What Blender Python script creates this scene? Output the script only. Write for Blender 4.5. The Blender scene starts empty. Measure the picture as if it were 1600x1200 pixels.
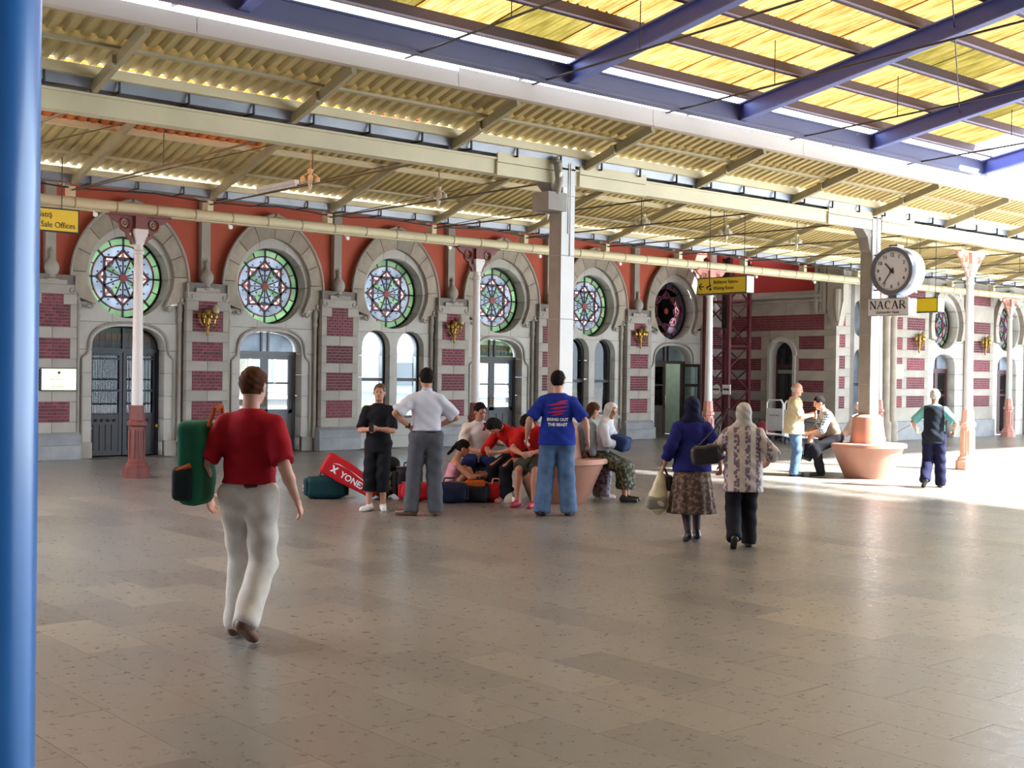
import bpy, bmesh, math, random
import numpy as np
from mathutils import Vector, Matrix
from mathutils.bvhtree import BVHTree
random.seed(7)
PI = math.pi
S = bpy.context.scene
COL = S.collection

# ---------------------------------------------------------------- camera, sky, light, exposure
cam_d = bpy.data.cameras.new('camera')
cam = bpy.data.objects.new('camera', cam_d)
COL.objects.link(cam)
cam_d.sensor_width = 36.0
cam_d.lens = 36.0 * 1958.79 / 1600.0
cam_d.clip_end = 500
R_ = Vector((0.75942565, -0.65046533, 0.01294361))
U_ = Vector((-0.00390063, 0.01534248, 0.99987469))
F_ = Vector((0.65058241, 0.75938097, -0.00911424))
m = Matrix.Identity(4)
for i in range(3):
    m[i][0] = R_[i]; m[i][1] = U_[i]; m[i][2] = -F_[i]
m[0][3], m[1][3], m[2][3] = 0, 0, 1.73
cam.matrix_world = m
S.camera = cam

w = bpy.data.worlds.new('sky'); S.world = w; w.use_nodes = True
bg = w.node_tree.nodes['Background']
bg.inputs[0].default_value = (0.76, 0.88, 1.0, 1)
bg.inputs[1].default_value = 9.5
sun_d = bpy.data.lights.new('sun', 'SUN'); sun = bpy.data.objects.new('sun', sun_d); COL.objects.link(sun)
sun_d.energy = 45.0; sun_d.angle = math.radians(3); sun_d.color = (1, 1, 1)
# sun from the open end of the station (+X), a little from behind the camera side
sun.rotation_euler = Vector((-.35, .65, -.67)).to_track_quat('-Z', 'Y').to_euler()
S.view_settings.view_transform = 'Standard'
S.view_settings.look = 'None'
S.view_settings.gamma = 1
S.view_settings.use_curve_mapping = False
S.view_settings.exposure = -0.22

# ---------------------------------------------------------------- materials
MATS = {}
def mat(name, col, rough=.7, metal=0.0, var=.12, scale=4.0, col2=None, bump=0.0, spec=.5, coord='Object', detail=4, stretch=None):
    if name in MATS: return MATS[name]
    M = bpy.data.materials.new(name); M.use_nodes = True
    nt = M.node_tree; N = nt.nodes; L = nt.links
    b = N['Principled BSDF']
    b.inputs['Roughness'].default_value = rough; b.inputs['Metallic'].default_value = metal
    b.inputs['Specular IOR Level'].default_value = spec
    tc = N.new('ShaderNodeTexCoord'); no = N.new('ShaderNodeTexNoise')
    no.inputs['Scale'].default_value = scale; no.inputs['Detail'].default_value = detail
    if stretch:
        mp = N.new('ShaderNodeMapping'); mp.inputs['Scale'].default_value = stretch
        L.new(tc.outputs[coord], mp.inputs[0]); L.new(mp.outputs[0], no.inputs['Vector'])
    else:
        L.new(tc.outputs[coord], no.inputs['Vector'])
    r = N.new('ShaderNodeValToRGB')
    c2 = col2 if col2 else tuple(min(1, c * (1 + var)) for c in col)
    c1 = col if col2 else tuple(c * (1 - var) for c in col)
    r.color_ramp.elements[0].position = .3; r.color_ramp.elements[1].position = .7
    r.color_ramp.elements[0].color = (*c1, 1); r.color_ramp.elements[1].color = (*c2, 1)
    L.new(no.outputs['Fac'], r.inputs[0]); L.new(r.outputs[0], b.inputs['Base Color'])
    if bump:
        bp = N.new('ShaderNodeBump'); bp.inputs['Strength'].default_value = bump; bp.inputs['Distance'].default_value = .01
        L.new(no.outputs['Fac'], bp.inputs['Height']); L.new(bp.outputs[0], b.inputs['Normal'])
    MATS[name] = M
    return M

def obj_random_tint(M, amt=.15, hue=0):
    """vary the base colour from object to object"""
    nt = M.node_tree; N = nt.nodes; L = nt.links; b = N['Principled BSDF']
    src = b.inputs['Base Color'].links[0].from_socket
    oi = N.new('ShaderNodeObjectInfo'); mr = N.new('ShaderNodeMapRange')
    mr.inputs[3].default_value = 1 - amt; mr.inputs[4].default_value = 1 + amt
    hs = N.new('ShaderNodeHueSaturation')
    L.new(oi.outputs['Random'], mr.inputs[0]); L.new(mr.outputs[0], hs.inputs['Value']); L.new(src, hs.inputs['Color'])
    L.new(hs.outputs[0], b.inputs['Base Color'])
    return M

STONE = obj_random_tint(mat('stone_limestone', (.38, .35, .305), .8, var=.13, scale=2.2, bump=.25, detail=8), .09)
STONEF = obj_random_tint(mat('stone_field', (.50, .48, .44), .8, var=.10, scale=2.0, bump=.2, detail=8), .06)
STONEY = obj_random_tint(mat('stone_arch_ochre', (.38, .33, .265), .85, var=.17, scale=3.2, bump=.3, detail=8), .12)
PLINTH = obj_random_tint(mat('stone_plinth_grey', (.27, .275, .285), .6, var=.18, scale=3, bump=.2, detail=8), .08)
MORTAR = mat('mortar_joint', (.21, .19, .17), .95)
PLASTER = mat('plaster_terracotta_red', (.50, .105, .062), .85, var=.08, scale=1.1, detail=7)
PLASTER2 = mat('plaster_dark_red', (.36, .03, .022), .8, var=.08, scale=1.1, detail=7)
BRICK = obj_random_tint(mat('brick_purple_red', (.17, .032, .045), .75, var=.3, scale=9, bump=.3), .35)
BRICKMORT = mat('brick_mortar_pink', (.30, .22, .22), .9)
CREAM = mat('paint_cream_steel', (.62, .545, .35), .5, var=.10, scale=1.6, detail=6)
CREAMD = mat('paint_cream_purlin', (.38, .32, .19), .6, var=.12, scale=1.8)
FASCIA = mat('paint_fascia_offwhite', (.58, .49, .41), .5, var=.06, scale=1.0)
SHEET = obj_random_tint(mat('sheet_cream_corrugated', (.50, .385, .165), .55, var=.12, scale=1.3, detail=5), .07)
SHEETO = obj_random_tint(mat('sheet_orange', (.55, .16, .04), .55, var=.3, scale=2.0), .2)  # opaque orange sheets, picked only toward the left end
GUTTER = mat('gutter_grey_zinc', (.25, .27, .31), .4, .3, var=.2, scale=2)
DARK = mat('dark_bracket', (.03, .03, .035), .5)
WHITEP = mat('paint_white_column', (.66, .65, .635), .45, var=.06, scale=1.2)
BEIGEP = mat('paint_greybeige', (.29, .26, .22), .6)
REDP = mat('paint_red_iron', (.17, .045, .037), .45, var=.2, scale=6)
PINKP = mat('paint_pink_iron', (.58, .27, .22), .5, var=.15, scale=6)
BLUES = mat('paint_blue_steel', (.11, .13, .46), .45, var=.1, scale=1.0)
BLUED = mat('paint_slate_blue_steel', (.11, .115, .22), .5, var=.1, scale=1.0)
PURL = mat('paint_brown_purlin', (.07, .04, .05), .55, var=.15, scale=1.5)
ROD = mat('rod_dark_steel', (.035, .03, .03), .5)
RODL = mat('rod_light_steel', (.5, .46, .42), .5)
PILLAR = mat('paint_glossy_blue', (.03, .21, .62), .28, var=.07, scale=3, bump=.1, detail=8)
PILLAR.node_tree.nodes['Principled BSDF'].inputs['Coat Weight'].default_value = .35
PILLAR.node_tree.nodes['Principled BSDF'].inputs['Coat Roughness'].default_value = .12
IRON = mat('iron_black', (.012, .012, .02), .45)
FRAMEW = mat('door_frame_greybrown', (.035, .03, .034), .5)
FRAMEG = mat('door_frame_grey', (.12, .125, .14), .45)
BRASS = mat('brass_old', (.42, .26, .06), .35, .7, var=.3, scale=12)
YELLOW = mat('sign_yellow', (.70, .52, .01), .4, var=.04)
YELLOWE = mat('sign_yellow_bright', (.78, .62, .02), .4, var=.03)
BLACK = mat('ink_black', (.012, .012, .012), .5)
WHITE = mat('paint_white', (.82, .82, .82), .45, var=.03)
LBLUE = mat('paint_pale_blue', (.42, .58, .78), .5, var=.03)
TERRA = mat('planter_terracotta', (.40, .19, .13), .5, var=.12, scale=3, bump=.1)
LATT = mat('lattice_oxide_red', (.11, .018, .025), .5, var=.2, scale=5)

def translucent(name, col, mix=.75, col2=None, scale=3.0, stretch=(1, 1, 1), rnd=.0, rough=.5):
    M = bpy.data.materials.new(name); M.use_nodes = True
    nt = M.node_tree; N = nt.nodes; L = nt.links
    for n in list(N): N.remove(n)
    out = N.new('ShaderNodeOutputMaterial'); mx = N.new('ShaderNodeMixShader')
    tr = N.new('ShaderNodeBsdfTranslucent'); di = N.new('ShaderNodeBsdfPrincipled'); di.inputs['Roughness'].default_value = rough
    tc = N.new('ShaderNodeTexCoord'); mp = N.new('ShaderNodeMapping'); mp.inputs['Scale'].default_value = stretch
    no = N.new('ShaderNodeTexNoise'); no.inputs['Scale'].default_value = scale; no.inputs['Detail'].default_value = 6
    r = N.new('ShaderNodeValToRGB'); c2 = col2 or col
    r.color_ramp.elements[0].position = .36; r.color_ramp.elements[1].position = .64
    r.color_ramp.elements[0].color = (*col, 1); r.color_ramp.elements[1].color = (*c2, 1)
    oi = N.new('ShaderNodeObjectInfo'); mr = N.new('ShaderNodeMapRange'); mr.inputs[3].default_value = 1 - rnd; mr.inputs[4].default_value = 1 + rnd
    hs = N.new('ShaderNodeHueSaturation')
    L.new(tc.outputs['Object'], mp.inputs[0]); L.new(mp.outputs[0], no.inputs['Vector']); L.new(no.outputs['Fac'], r.inputs[0])
    L.new(oi.outputs['Random'], mr.inputs[0]); L.new(mr.outputs[0], hs.inputs['Value']); L.new(r.outputs[0], hs.inputs['Color'])
    L.new(hs.outputs[0], tr.inputs[0]); L.new(hs.outputs[0], di.inputs['Base Color'])
    mx.inputs[0].default_value = mix
    L.new(di.outputs[0], mx.inputs[1]); L.new(tr.outputs[0], mx.inputs[2]); L.new(mx.outputs[0], out.inputs[0])
    MATS[name] = M
    return M
YSHEET = translucent('sheet_yellow_translucent', (.14, .054, .008), .85, (.25, .165, .055), 5.0, (5, .4, 1), .15)
YSHEETG = translucent('sheet_mossy_translucent', (.05, .038, .006), .8, (.10, .075, .018), 3.0, (2.5, .6, 1), .2)
CSHEET = translucent('sheet_amber_translucent', (.42, .10, .006), .7, (.60, .21, .02), 3.0, (2.5, .6, 1), .25)
G_GREEN = translucent('glass_green_opal', (.27, .37, .24), .85, (.38, .48, .33), 3, rnd=.2, rough=.2)
G_BLUE = translucent('glass_blue_opal', (.33, .36, .39), .85, (.45, .47, .50), 4, rnd=.12, rough=.2)
G_RED = translucent('glass_red_opal', (.3, .03, .02), .8, (.4, .06, .04), 3, rnd=.2, rough=.2)
G_PINK = translucent('glass_pink_opal', (.45, .24, .22), .8, (.5, .3, .27), 3, rnd=.15, rough=.2)
G_OCHRE = translucent('glass_ochre_opal', (.40, .24, .10), .8, (.55, .32, .14), 3, rnd=.2, rough=.2)
def glassmat(name, col, rough=.03):
    M = bpy.data.materials.new(name); M.use_nodes = True
    nt = M.node_tree; N = nt.nodes; L = nt.links
    for n in list(N): N.remove(n)
    out = N.new('ShaderNodeOutputMaterial'); mx = N.new('ShaderNodeMixShader')
    t = N.new('ShaderNodeBsdfTransparent'); t.inputs[0].default_value = (*col, 1)
    g = N.new('ShaderNodeBsdfGlossy'); g.inputs['Roughness'].default_value = rough
    fr = N.new('ShaderNodeFresnel'); fr.inputs[0].default_value = 1.5
    L.new(fr.outputs[0], mx.inputs[0]); L.new(t.outputs[0], mx.inputs[1]); L.new(g.outputs[0], mx.inputs[2]); L.new(mx.outputs[0], out.inputs[0])
    MATS[name] = M
    return M
GLASS = glassmat('glass_clear', (.80, .86, .88))

# ---------------------------------------------------------------- mesh helpers
class MB:
    def __init__(s): s.v = []; s.f = []; s.m = []
    def add(s, vs, fs, mi=0):
        o = len(s.v); s.v += [tuple(v) for v in vs]; s.f += [tuple(i + o for i in f) for f in fs]; s.m += [mi] * len(fs); return s
    def box(s, x0, x1, y0, y1, z0, z1, mi=0):
        vs = [(x, y, z) for z in (z0, z1) for y in (y0, y1) for x in (x0, x1)]
        return s.add(vs, [(0, 2, 3, 1), (4, 5, 7, 6), (0, 1, 5, 4), (2, 6, 7, 3), (0, 4, 6, 2), (1, 3, 7, 5)], mi)
    def bar(s, a, b, w, h=None, mi=0, up=(0, 0, 1)):
        h = h or w; a = Vector(a); b = Vector(b); d = (b - a).normalized(); u = Vector(up)
        if abs(d.dot(u)) > .99: u = Vector((0, 1, 0))
        r = d.cross(u).normalized(); u = r.cross(d)
        vs = [p + r * (i * w / 2) + u * (j * h / 2) for p in (a, b) for j in (-1, 1) for i in (-1, 1)]
        return s.add(vs, [(0, 2, 3, 1), (4, 5, 7, 6), (0, 1, 5, 4), (2, 6, 7, 3), (0, 4, 6, 2), (1, 3, 7, 5)], mi)
    def tube(s, a, b, r, r2=None, n=12, mi=0, caps=True):
        r2 = r if r2 is None else r2; a = Vector(a); b = Vector(b); d = (b - a).normalized()
        u = Vector((0, 0, 1)) if abs(d.z) < .95 else Vector((0, 1, 0))
        x = d.cross(u).normalized(); y = x.cross(d)
        vs = []
        for p, q in ((a, r), (b, r2)):
            for i in range(n):
                t = 2 * PI * i / n; vs.append(p + x * (q * math.cos(t)) + y * (q * math.sin(t)))
        fs = [(i, i + n, (i + 1) % n + n, (i + 1) % n) for i in range(n)]
        if caps: fs += [tuple(range(n)), tuple(range(2 * n - 1, n - 1, -1))]
        return s.add(vs, fs, mi)
    def path(s, pts, r, n=8, mi=0):
        for a, b in zip(pts, pts[1:]): s.tube(a, b, r, n=n, mi=mi)
        return s
    def lathe(s, prof, c, n=24, mi=0, rot=0):
        vs = []; k = len(prof)
        for r, z in prof:
            for i in range(n):
                t = 2 * PI * i / n + rot; vs.append((c[0] + r * math.cos(t), c[1] + r * math.sin(t), c[2] + z))
        fs = []
        for j in range(k - 1):
            for i in range(n):
                fs.append((j * n + i, j * n + (i + 1) % n, (j + 1) * n + (i + 1) % n, (j + 1) * n + i))
        fs += [tuple(range(n - 1, -1, -1)), tuple(range((k - 1) * n, k * n))]
        return s.add(vs, fs, mi)
    def prism(s, poly, axis, a0, a1, mi=0):
        """poly of 2D points extruded along axis: 'y' -> (x,z), 'x' -> (y,z), 'z' -> (x,y)"""
        n = len(poly)
        def P(p, a): return {'y': (p[0], a, p[1]), 'x': (a, p[0], p[1]), 'z': (p[0], p[1], a)}[axis]
        vs = [P(p, a0) for p in poly] + [P(p, a1) for p in poly]
        return s.add(vs, [tuple(range(n)), tuple(range(2 * n - 1, n - 1, -1))] + [(i, i + n, (i + 1) % n + n, (i + 1) % n) for i in range(n)], mi)
    def ball(s, c, r, n=10, sc=(1, 1, 1), mi=0):
        pr = [(math.sin(PI * j / n) * r, -math.cos(PI * j / n) * r) for j in range(n + 1)]
        pr[0] = (r * .02, -r); pr[-1] = (r * .02, r)
        o = len(s.v); s.lathe(pr, (0, 0, 0), n * 2, mi)
        for i in range(o, len(s.v)):
            v = s.v[i]; s.v[i] = (c[0] + v[0] * sc[0], c[1] + v[1] * sc[1], c[2] + v[2] * sc[2])
        return s
    def mesh(s, name, mats, org=(0, 0, 0), smooth=None):
        me = bpy.data.meshes.new(name)
        me.from_pydata([(v[0] - org[0], v[1] - org[1], v[2] - org[2]) for v in s.v], [], s.f)
        mats = mats if isinstance(mats, (list, tuple)) else [mats]
        for q in mats: me.materials.append(q)
        if len(mats) > 1: me.polygons.foreach_set('material_index', s.m)
        fix(me, smooth)
        return me
    def build(s, name, mats, parent=None, org=None, smooth=None):
        if org is None: org = ORG.get(parent.name, (0, 0, 0)) if parent else (0, 0, 0)
        return link(name, s.mesh(name, mats, org, smooth), parent)

def fix(me, smooth=None):
    bm = bmesh.new(); bm.from_mesh(me); bmesh.ops.recalc_face_normals(bm, faces=bm.faces)
    if smooth:
        for f in bm.faces: f.smooth = True
        for e in bm.edges:
            if len(e.link_faces) == 2 and e.calc_face_angle(0) > math.radians(smooth): e.smooth = False
    bm.to_mesh(me); bm.free()

ORG = {}   # world origin of every parent object
def link(name, me, parent=None, loc=None):
    o = bpy.data.objects.new(name, me); COL.objects.link(o)
    if parent: o.parent = parent
    if loc is not None:
        pl = ORG.get(parent.name, (0, 0, 0)) if parent else (0, 0, 0)
        o.location = (loc[0] - pl[0], loc[1] - pl[1], loc[2] - pl[2])
    ORG[o.name] = tuple(loc) if loc is not None else (ORG.get(parent.name, (0, 0, 0)) if parent else (0, 0, 0))
    return o
def tag(o, label=None, cat=None, group=None, kind=None):
    if label: o['label'] = label
    if cat: o['category'] = cat
    if group: o['group'] = group
    if kind: o['kind'] = kind
    return o
def thing(name, loc, label, cat, group=None, kind=None):
    o = bpy.data.objects.new(name, None); COL.objects.link(o); o.location = loc
    o.empty_display_size = .1
    ORG[o.name] = tuple(loc)
    return tag(o, label, cat, group, kind)
def struct(name, loc=(0, 0, 0)):
    o = bpy.data.objects.new(name, None); COL.objects.link(o); o.location = loc; o['kind'] = 'structure'; ORG[o.name] = tuple(loc); return o
def dup(root, loc, label=None, group=None):
    r = root.copy(); COL.objects.link(r); r.location = loc; ORG[r.name] = tuple(loc)
    if label: r['label'] = label
    if group: r['group'] = group
    for ch in list(root.children):
        c = ch.copy(); COL.objects.link(c); c.parent = r
        for g in ch.children:
            d = g.copy(); COL.objects.link(d); d.parent = c
    return r

def plate_mesh(name, loops, y0, y1, mats, org=(0, 0, 0)):
    """flat outlines (x,z) with holes, filled and extruded from y0 to y1"""
    cu = bpy.data.curves.new(name, 'CURVE'); cu.dimensions = '2D'; cu.fill_mode = 'BOTH'; cu.extrude = (y1 - y0) / 2
    for lp in loops:
        sp = cu.splines.new('POLY'); sp.points.add(len(lp) - 1); sp.use_cyclic_u = True
        for i, p in enumerate(lp): sp.points[i].co = (p[0], p[1], 0, 1)
    ob = bpy.data.objects.new('tmp', cu)
    me = bpy.data.meshes.new_from_object(ob)
    bpy.data.objects.remove(ob); bpy.data.curves.remove(cu)
    ym = (y0 + y1) / 2
    for v in me.vertices: v.co = (v.co.x - org[0], ym - v.co.z - org[1], v.co.y - org[2])
    me.name = name; me.materials.clear()
    bm = bmesh.new(); bm.from_mesh(me); bmesh.ops.remove_doubles(bm, verts=bm.verts, dist=1e-4); bm.to_mesh(me); bm.free()
    for q in (mats if isinstance(mats, (list, tuple)) else [mats]): me.materials.append(q)
    return me
def plate(name, loops, y0, y1, mats, parent=None):
    return link(name, plate_mesh(name, loops, y0, y1, mats, ORG.get(parent.name, (0, 0, 0)) if parent else (0, 0, 0)), parent)
def text_mesh(txt, size, mat_, ext=.002, align='CENTER', bold=0):
    cu = bpy.data.curves.new('lettering', 'FONT'); cu.body = txt; cu.size = size; cu.extrude = ext; cu.align_x = align; cu.align_y = 'CENTER'; cu.offset = bold
    cu.resolution_u = 3
    ob = bpy.data.objects.new('tmp', cu); me = bpy.data.meshes.new_from_object(ob)
    bpy.data.objects.remove(ob); bpy.data.curves.remove(cu)
    me.materials.clear(); me.materials.append(mat_); return me
def put_text(name, txt, size, mat_, loc, rx, parent, align='CENTER', bold=0, width=None):
    """rx: matrix whose columns are text-right, text-up, outward"""
    me = text_mesh(txt, size, mat_, align=align, bold=bold)
    xs = [v.co.x for v in me.vertices]; k = 1
    if width: k = width / (max(xs) - min(xs))
    pl = ORG.get(parent.name, (0, 0, 0)) if parent else (0, 0, 0)
    for v in me.vertices:
        p = rx[0] * (v.co.x * k) + rx[1] * v.co.y + rx[2] * v.co.z + Vector(loc) - Vector(pl); v.co = p
    return link(name, me, parent)

def cut_cells(me, cells, gap, name, mat_, parent, org=(0, 0, 0), axis=0):
    """cut a plate into blocks (parts) with open joints between them"""
    for (a0, a1, z0, z1) in cells:
        bm = bmesh.new(); bm.from_mesh(me); g = gap / 2
        A = Vector((1, 0, 0)) if axis == 0 else Vector((0, 1, 0))
        for co, no in ((A * (a0 + g), -A), (A * (a1 - g), A), (Vector((0, 0, z0 + g)), Vector((0, 0, -1))), (Vector((0, 0, z1 - g)), Vector((0, 0, 1)))):
            r = bmesh.ops.bisect_plane(bm, geom=bm.verts[:] + bm.edges[:] + bm.faces[:], plane_co=co, plane_no=no, clear_outer=True)
            ed = [e for e in r['geom_cut'] if isinstance(e, bmesh.types.BMEdge)]
            if ed:
                try: bmesh.ops.triangle_fill(bm, use_beauty=True, edges=ed)
                except Exception: pass
        if len(bm.verts) < 6: bm.free(); continue
        bmesh.ops.recalc_face_normals(bm, faces=bm.faces)
        c = Vector((0, 0, 0))
        for v in bm.verts: c += v.co
        c /= len(bm.verts)
        for v in bm.verts: v.co -= c
        m2 = bpy.data.meshes.new(name); bm.to_mesh(m2); bm.free(); m2.materials.clear(); m2.materials.append(mat_)
        link(name, m2, parent, loc=tuple(c + Vector(org)))
# ---------------------------------------------------------------- layout constants (metres)
D = 23.30                      # rear facade plane
X0, DX = 10.169, 3.1249        # first rose window, bay spacing
YB, YA, YC = 12.43, 18.81, 11.06
RZ = 3.4835
def bayx(k): return X0 + DX * k

# ---------------------------------------------------------------- floor
SX, SY = .42, 1.0
FX0, FY0 = -9.2, -12.88
def floor_mat():
    M = bpy.data.materials.new('floor_travertine'); M.use_nodes = True
    nt = M.node_tree; N = nt.nodes; L = nt.links; b = N['Principled BSDF']
    def math_(op, a, b_=None, c=None):
        n = N.new('ShaderNodeMath'); n.operation = op
        for i, q in enumerate((a, b_, c)):
            if q is None: continue
            if isinstance(q, (int, float)): n.inputs[i].default_value = q
            else: L.new(q, n.inputs[i])
        return n.outputs[0]
    g = N.new('ShaderNodeNewGeometry'); sp = N.new('ShaderNodeSeparateXYZ'); L.new(g.outputs['Position'], sp.inputs[0])
    ix = math_('FLOOR', math_('DIVIDE', math_('SUBTRACT', sp.outputs[0], FX0), SX))
    off = math_('MULTIPLY', math_('FRACT', math_('MULTIPLY', ix, .37)), SY)
    iy = math_('FLOOR', math_('DIVIDE', math_('ADD', math_('SUBTRACT', sp.outputs[1], FY0), off), SY))
    cb = N.new('ShaderNodeCombineXYZ'); L.new(ix, cb.inputs[0]); L.new(iy, cb.inputs[1])
    wn = N.new('ShaderNodeTexWhiteNoise'); L.new(cb.outputs[0], wn.inputs['Vector'])
    r = N.new('ShaderNodeValToRGB'); cr = r.color_ramp
    cr.elements[0].position = 0; cr.elements[0].color = (.145, .133, .115, 1)
    cr.elements[1].position = 1; cr.elements[1].color = (.265, .24, .19, 1)
    for p_, c_ in ((.3, (.175, .162, .138, 1)), (.62, (.20, .185, .156, 1)), (.86, (.225, .205, .165, 1))):
        e = cr.elements.new(p_); e.color = c_
    L.new(wn.outputs['Value'], r.inputs[0])
    n1 = N.new('ShaderNodeTexNoise'); n1.inputs['Scale'].default_value = 13; n1.inputs['Detail'].default_value = 9; n1.inputs['Roughness'].default_value = .65
    L.new(g.outputs['Position'], n1.inputs['Vector'])
    mr = N.new('ShaderNodeMapRange'); mr.inputs[1].default_value = .3; mr.inputs[2].default_value = .7; mr.inputs[3].default_value = .86; mr.inputs[4].default_value = 1.12
    L.new(n1.outputs['Fac'], mr.inputs[0])
    # large worn greyish areas
    n3 = N.new('ShaderNodeTexNoise'); n3.inputs['Scale'].default_value = .35; n3.inputs['Detail'].default_value = 5; L.new(g.outputs['Position'], n3.inputs['Vector'])
    gm = N.new('ShaderNodeMapRange'); gm.inputs[1].default_value = .42; gm.inputs[2].default_value = .66; gm.inputs[4].default_value = .4; L.new(n3.outputs['Fac'], gm.inputs[0])
    mg = N.new('ShaderNodeMixRGB'); mg.inputs[2].default_value = (.20, .193, .19, 1); L.new(gm.outputs[0], mg.inputs[0]); L.new(r.outputs[0], mg.inputs[1])
    mu = N.new('ShaderNodeMixRGB'); mu.blend_type = 'MULTIPLY'; mu.inputs[0].default_value = 1
    L.new(mg.outputs[0], mu.inputs[1]); L.new(mr.outputs[0], mu.inputs[2])
    # pits: thin dark flecks stretched along the stone's bedding
    mp = N.new('ShaderNodeMapping'); mp.inputs['Scale'].default_value = (9, 26, 9); mp.inputs['Rotation'].default_value = (0, 0, .25); L.new(g.outputs['Position'], mp.inputs[0])
    n2 = N.new('ShaderNodeTexNoise'); n2.inputs['Scale'].default_value = 1; n2.inputs['Detail'].default_value = 4; L.new(mp.outputs[0], n2.inputs['Vector'])
    n4 = N.new('ShaderNodeTexNoise'); n4.inputs['Scale'].default_value = 1.1; n4.inputs['Detail'].default_value = 2; L.new(g.outputs['Position'], n4.inputs['Vector'])
    thr = N.new('ShaderNodeMapRange'); thr.inputs[1].default_value = .4; thr.inputs[2].default_value = .7; thr.inputs[3].default_value = .88; thr.inputs[4].default_value = .70; L.new(n4.outputs['Fac'], thr.inputs[0])
    pit = math_('GREATER_THAN', n2.outputs['Fac'], thr.outputs[0])
    mk = N.new('ShaderNodeMixRGB'); mk.inputs[2].default_value = (.05, .045, .045, 1); L.new(pit, mk.inputs[0]); L.new(mu.outputs[0], mk.inputs[1])
    L.new(mk.outputs[0], b.inputs['Base Color'])
    rr = N.new('ShaderNodeMapRange'); rr.inputs[1].default_value = .3; rr.inputs[2].default_value = .7; rr.inputs[3].default_value = .24; rr.inputs[4].default_value = .38
    L.new(n1.outputs['Fac'], rr.inputs[0]); L.new(rr.outputs[0], b.inputs['Roughness'])
    b.inputs['Specular IOR Level'].default_value = 1.0
    bp = N.new('ShaderNodeBump'); bp.inputs['Strength'].default_value = .012; bp.inputs['Distance'].default_value = .01
    L.new(n1.outputs['Fac'], bp.inputs['Height']); L.new(bp.outputs[0], b.inputs['Normal'])
    MATS['floor_travertine'] = M; return M
FLOORM = floor_mat()
floor = struct('floor')
GROUT = mat('floor_grout', (.15, .12, .095), .6)
MB().box(22.03, 60, -12.9, 9.0, -.02, .0).build('bounce_paving', mat('paving_pale_bounce', (.52, .52, .51), .8), floor)  # pale ground added to bounce sunlight onto the pavilion and canopy
ob = MB().box(-9.2, 60, -12.9, D + .4, -.3, -.006).build('floor_bed', GROUT, floor); tag(ob, kind='structure')
slab = MB(); g_ = .0012
slab.box(-SX / 2 + g_, SX / 2 - g_, -SY / 2 + g_, SY / 2 - g_, -.02, 0)
slab_me = slab.mesh('floor_slab', FLOORM)
def project(p):
    d = Vector(p) - Vector((0, 0, 1.73)); z = d.dot(F_)
    if z < .3: return None
    return 800 + 1958.8 * d.dot(R_) / z, 600 - 1958.8 * d.dot(U_) / z, z
cells = []
for i in range(int((60 - FX0) / SX)):
    offy = ((i * .37) % 1.0) * SY
    for j in range(0, int((D + .4 - FY0) / SY) + 1):
        cx = FX0 + (i + .5) * SX; cy = FY0 + (j + .5) * SY - offy
        if cy + SY / 2 > D + .3 or cy - SY / 2 < -12.9: continue
        if cx > 22 and cy < 9.0: continue
        q = project((cx, cy, 0)); vis = q and -60 < q[0] < 1660 and 560 < q[1] < 1260
        cells.append((q[2] if vis else 999 + abs(cx), cx, cy))
cells.sort()
for z, cx, cy in cells[:290]:
    link('floor_slab', slab_me, floor, (cx, cy, 0))
bm_ = MB()
for z, cx, cy in cells[290:]:
    bm_.box(cx - SX / 2 + g_, cx + SX / 2 - g_, cy - SY / 2 + g_, cy + SY / 2 - g_, -.02, 0)
tag(bm_.build('floor_slabs', FLOORM, floor), kind='stuff')
street = struct('ground_street'); MB().box(-30, 80, D + .4, 70, -.3, -.02).build('asphalt', mat('asphalt_pale', (.12, .12, .125), .9), street)
MB().box(60, 140, -60, 70, -.3, -.02).build('paving', mat('paving_pale', (.45, .44, .42), .9), street)

# ---------------------------------------------------------------- rear facade
wall = struct('wall_rear')
def arc_side(hw, zs, rise, zb, n=14):
    """right half of a pointed horseshoe arch from its foot at zb up to the apex"""
    a = (rise * rise - hw * hw) / (2 * hw); R = hw + a
    t0 = math.asin((zb - zs) / R); t1 = math.asin(rise / R) if rise < R else PI / 2
    t1 = math.atan2(rise, a)
    return [(-a + R * math.cos(t0 + (t1 - t0) * i / n), zs + R * math.sin(t0 + (t1 - t0) * i / n)) for i in range(n + 1)]
def mirror(p, cx=0): return [(cx + x, z) for x, z in p] + [(cx - x, z) for x, z in reversed(p[:-1])]
def shift(p, cx): return [(x + cx, z) for x, z in p]
def circle(cx, cz, r, n=40): return [(cx + r * math.cos(2 * PI * i / n), cz + r * math.sin(2 * PI * i / n)) for i in range(n)]
def door_path(cx, hw, zt, rise, z0=0, n=8, p=2.6):
    """flattened arch outline, from bottom-left up and over to bottom-right"""
    zs = zt - rise; pts = [(cx - hw, z0)]
    for i in range(2 * n + 1):
        t = PI - PI * i / (2 * n); c, s = math.cos(t), math.sin(t)
        pts.append((cx + hw * (abs(c) ** (2 / p)) * (1 if c > 0 else -1), zs + rise * abs(s) ** (2 / p)))
    pts.append((cx + hw, z0)); return pts
OUT = arc_side(1.156, 3.40, 1.57, 3.08)
INN = arc_side(.885, 3.50, .98, 2.93)

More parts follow.
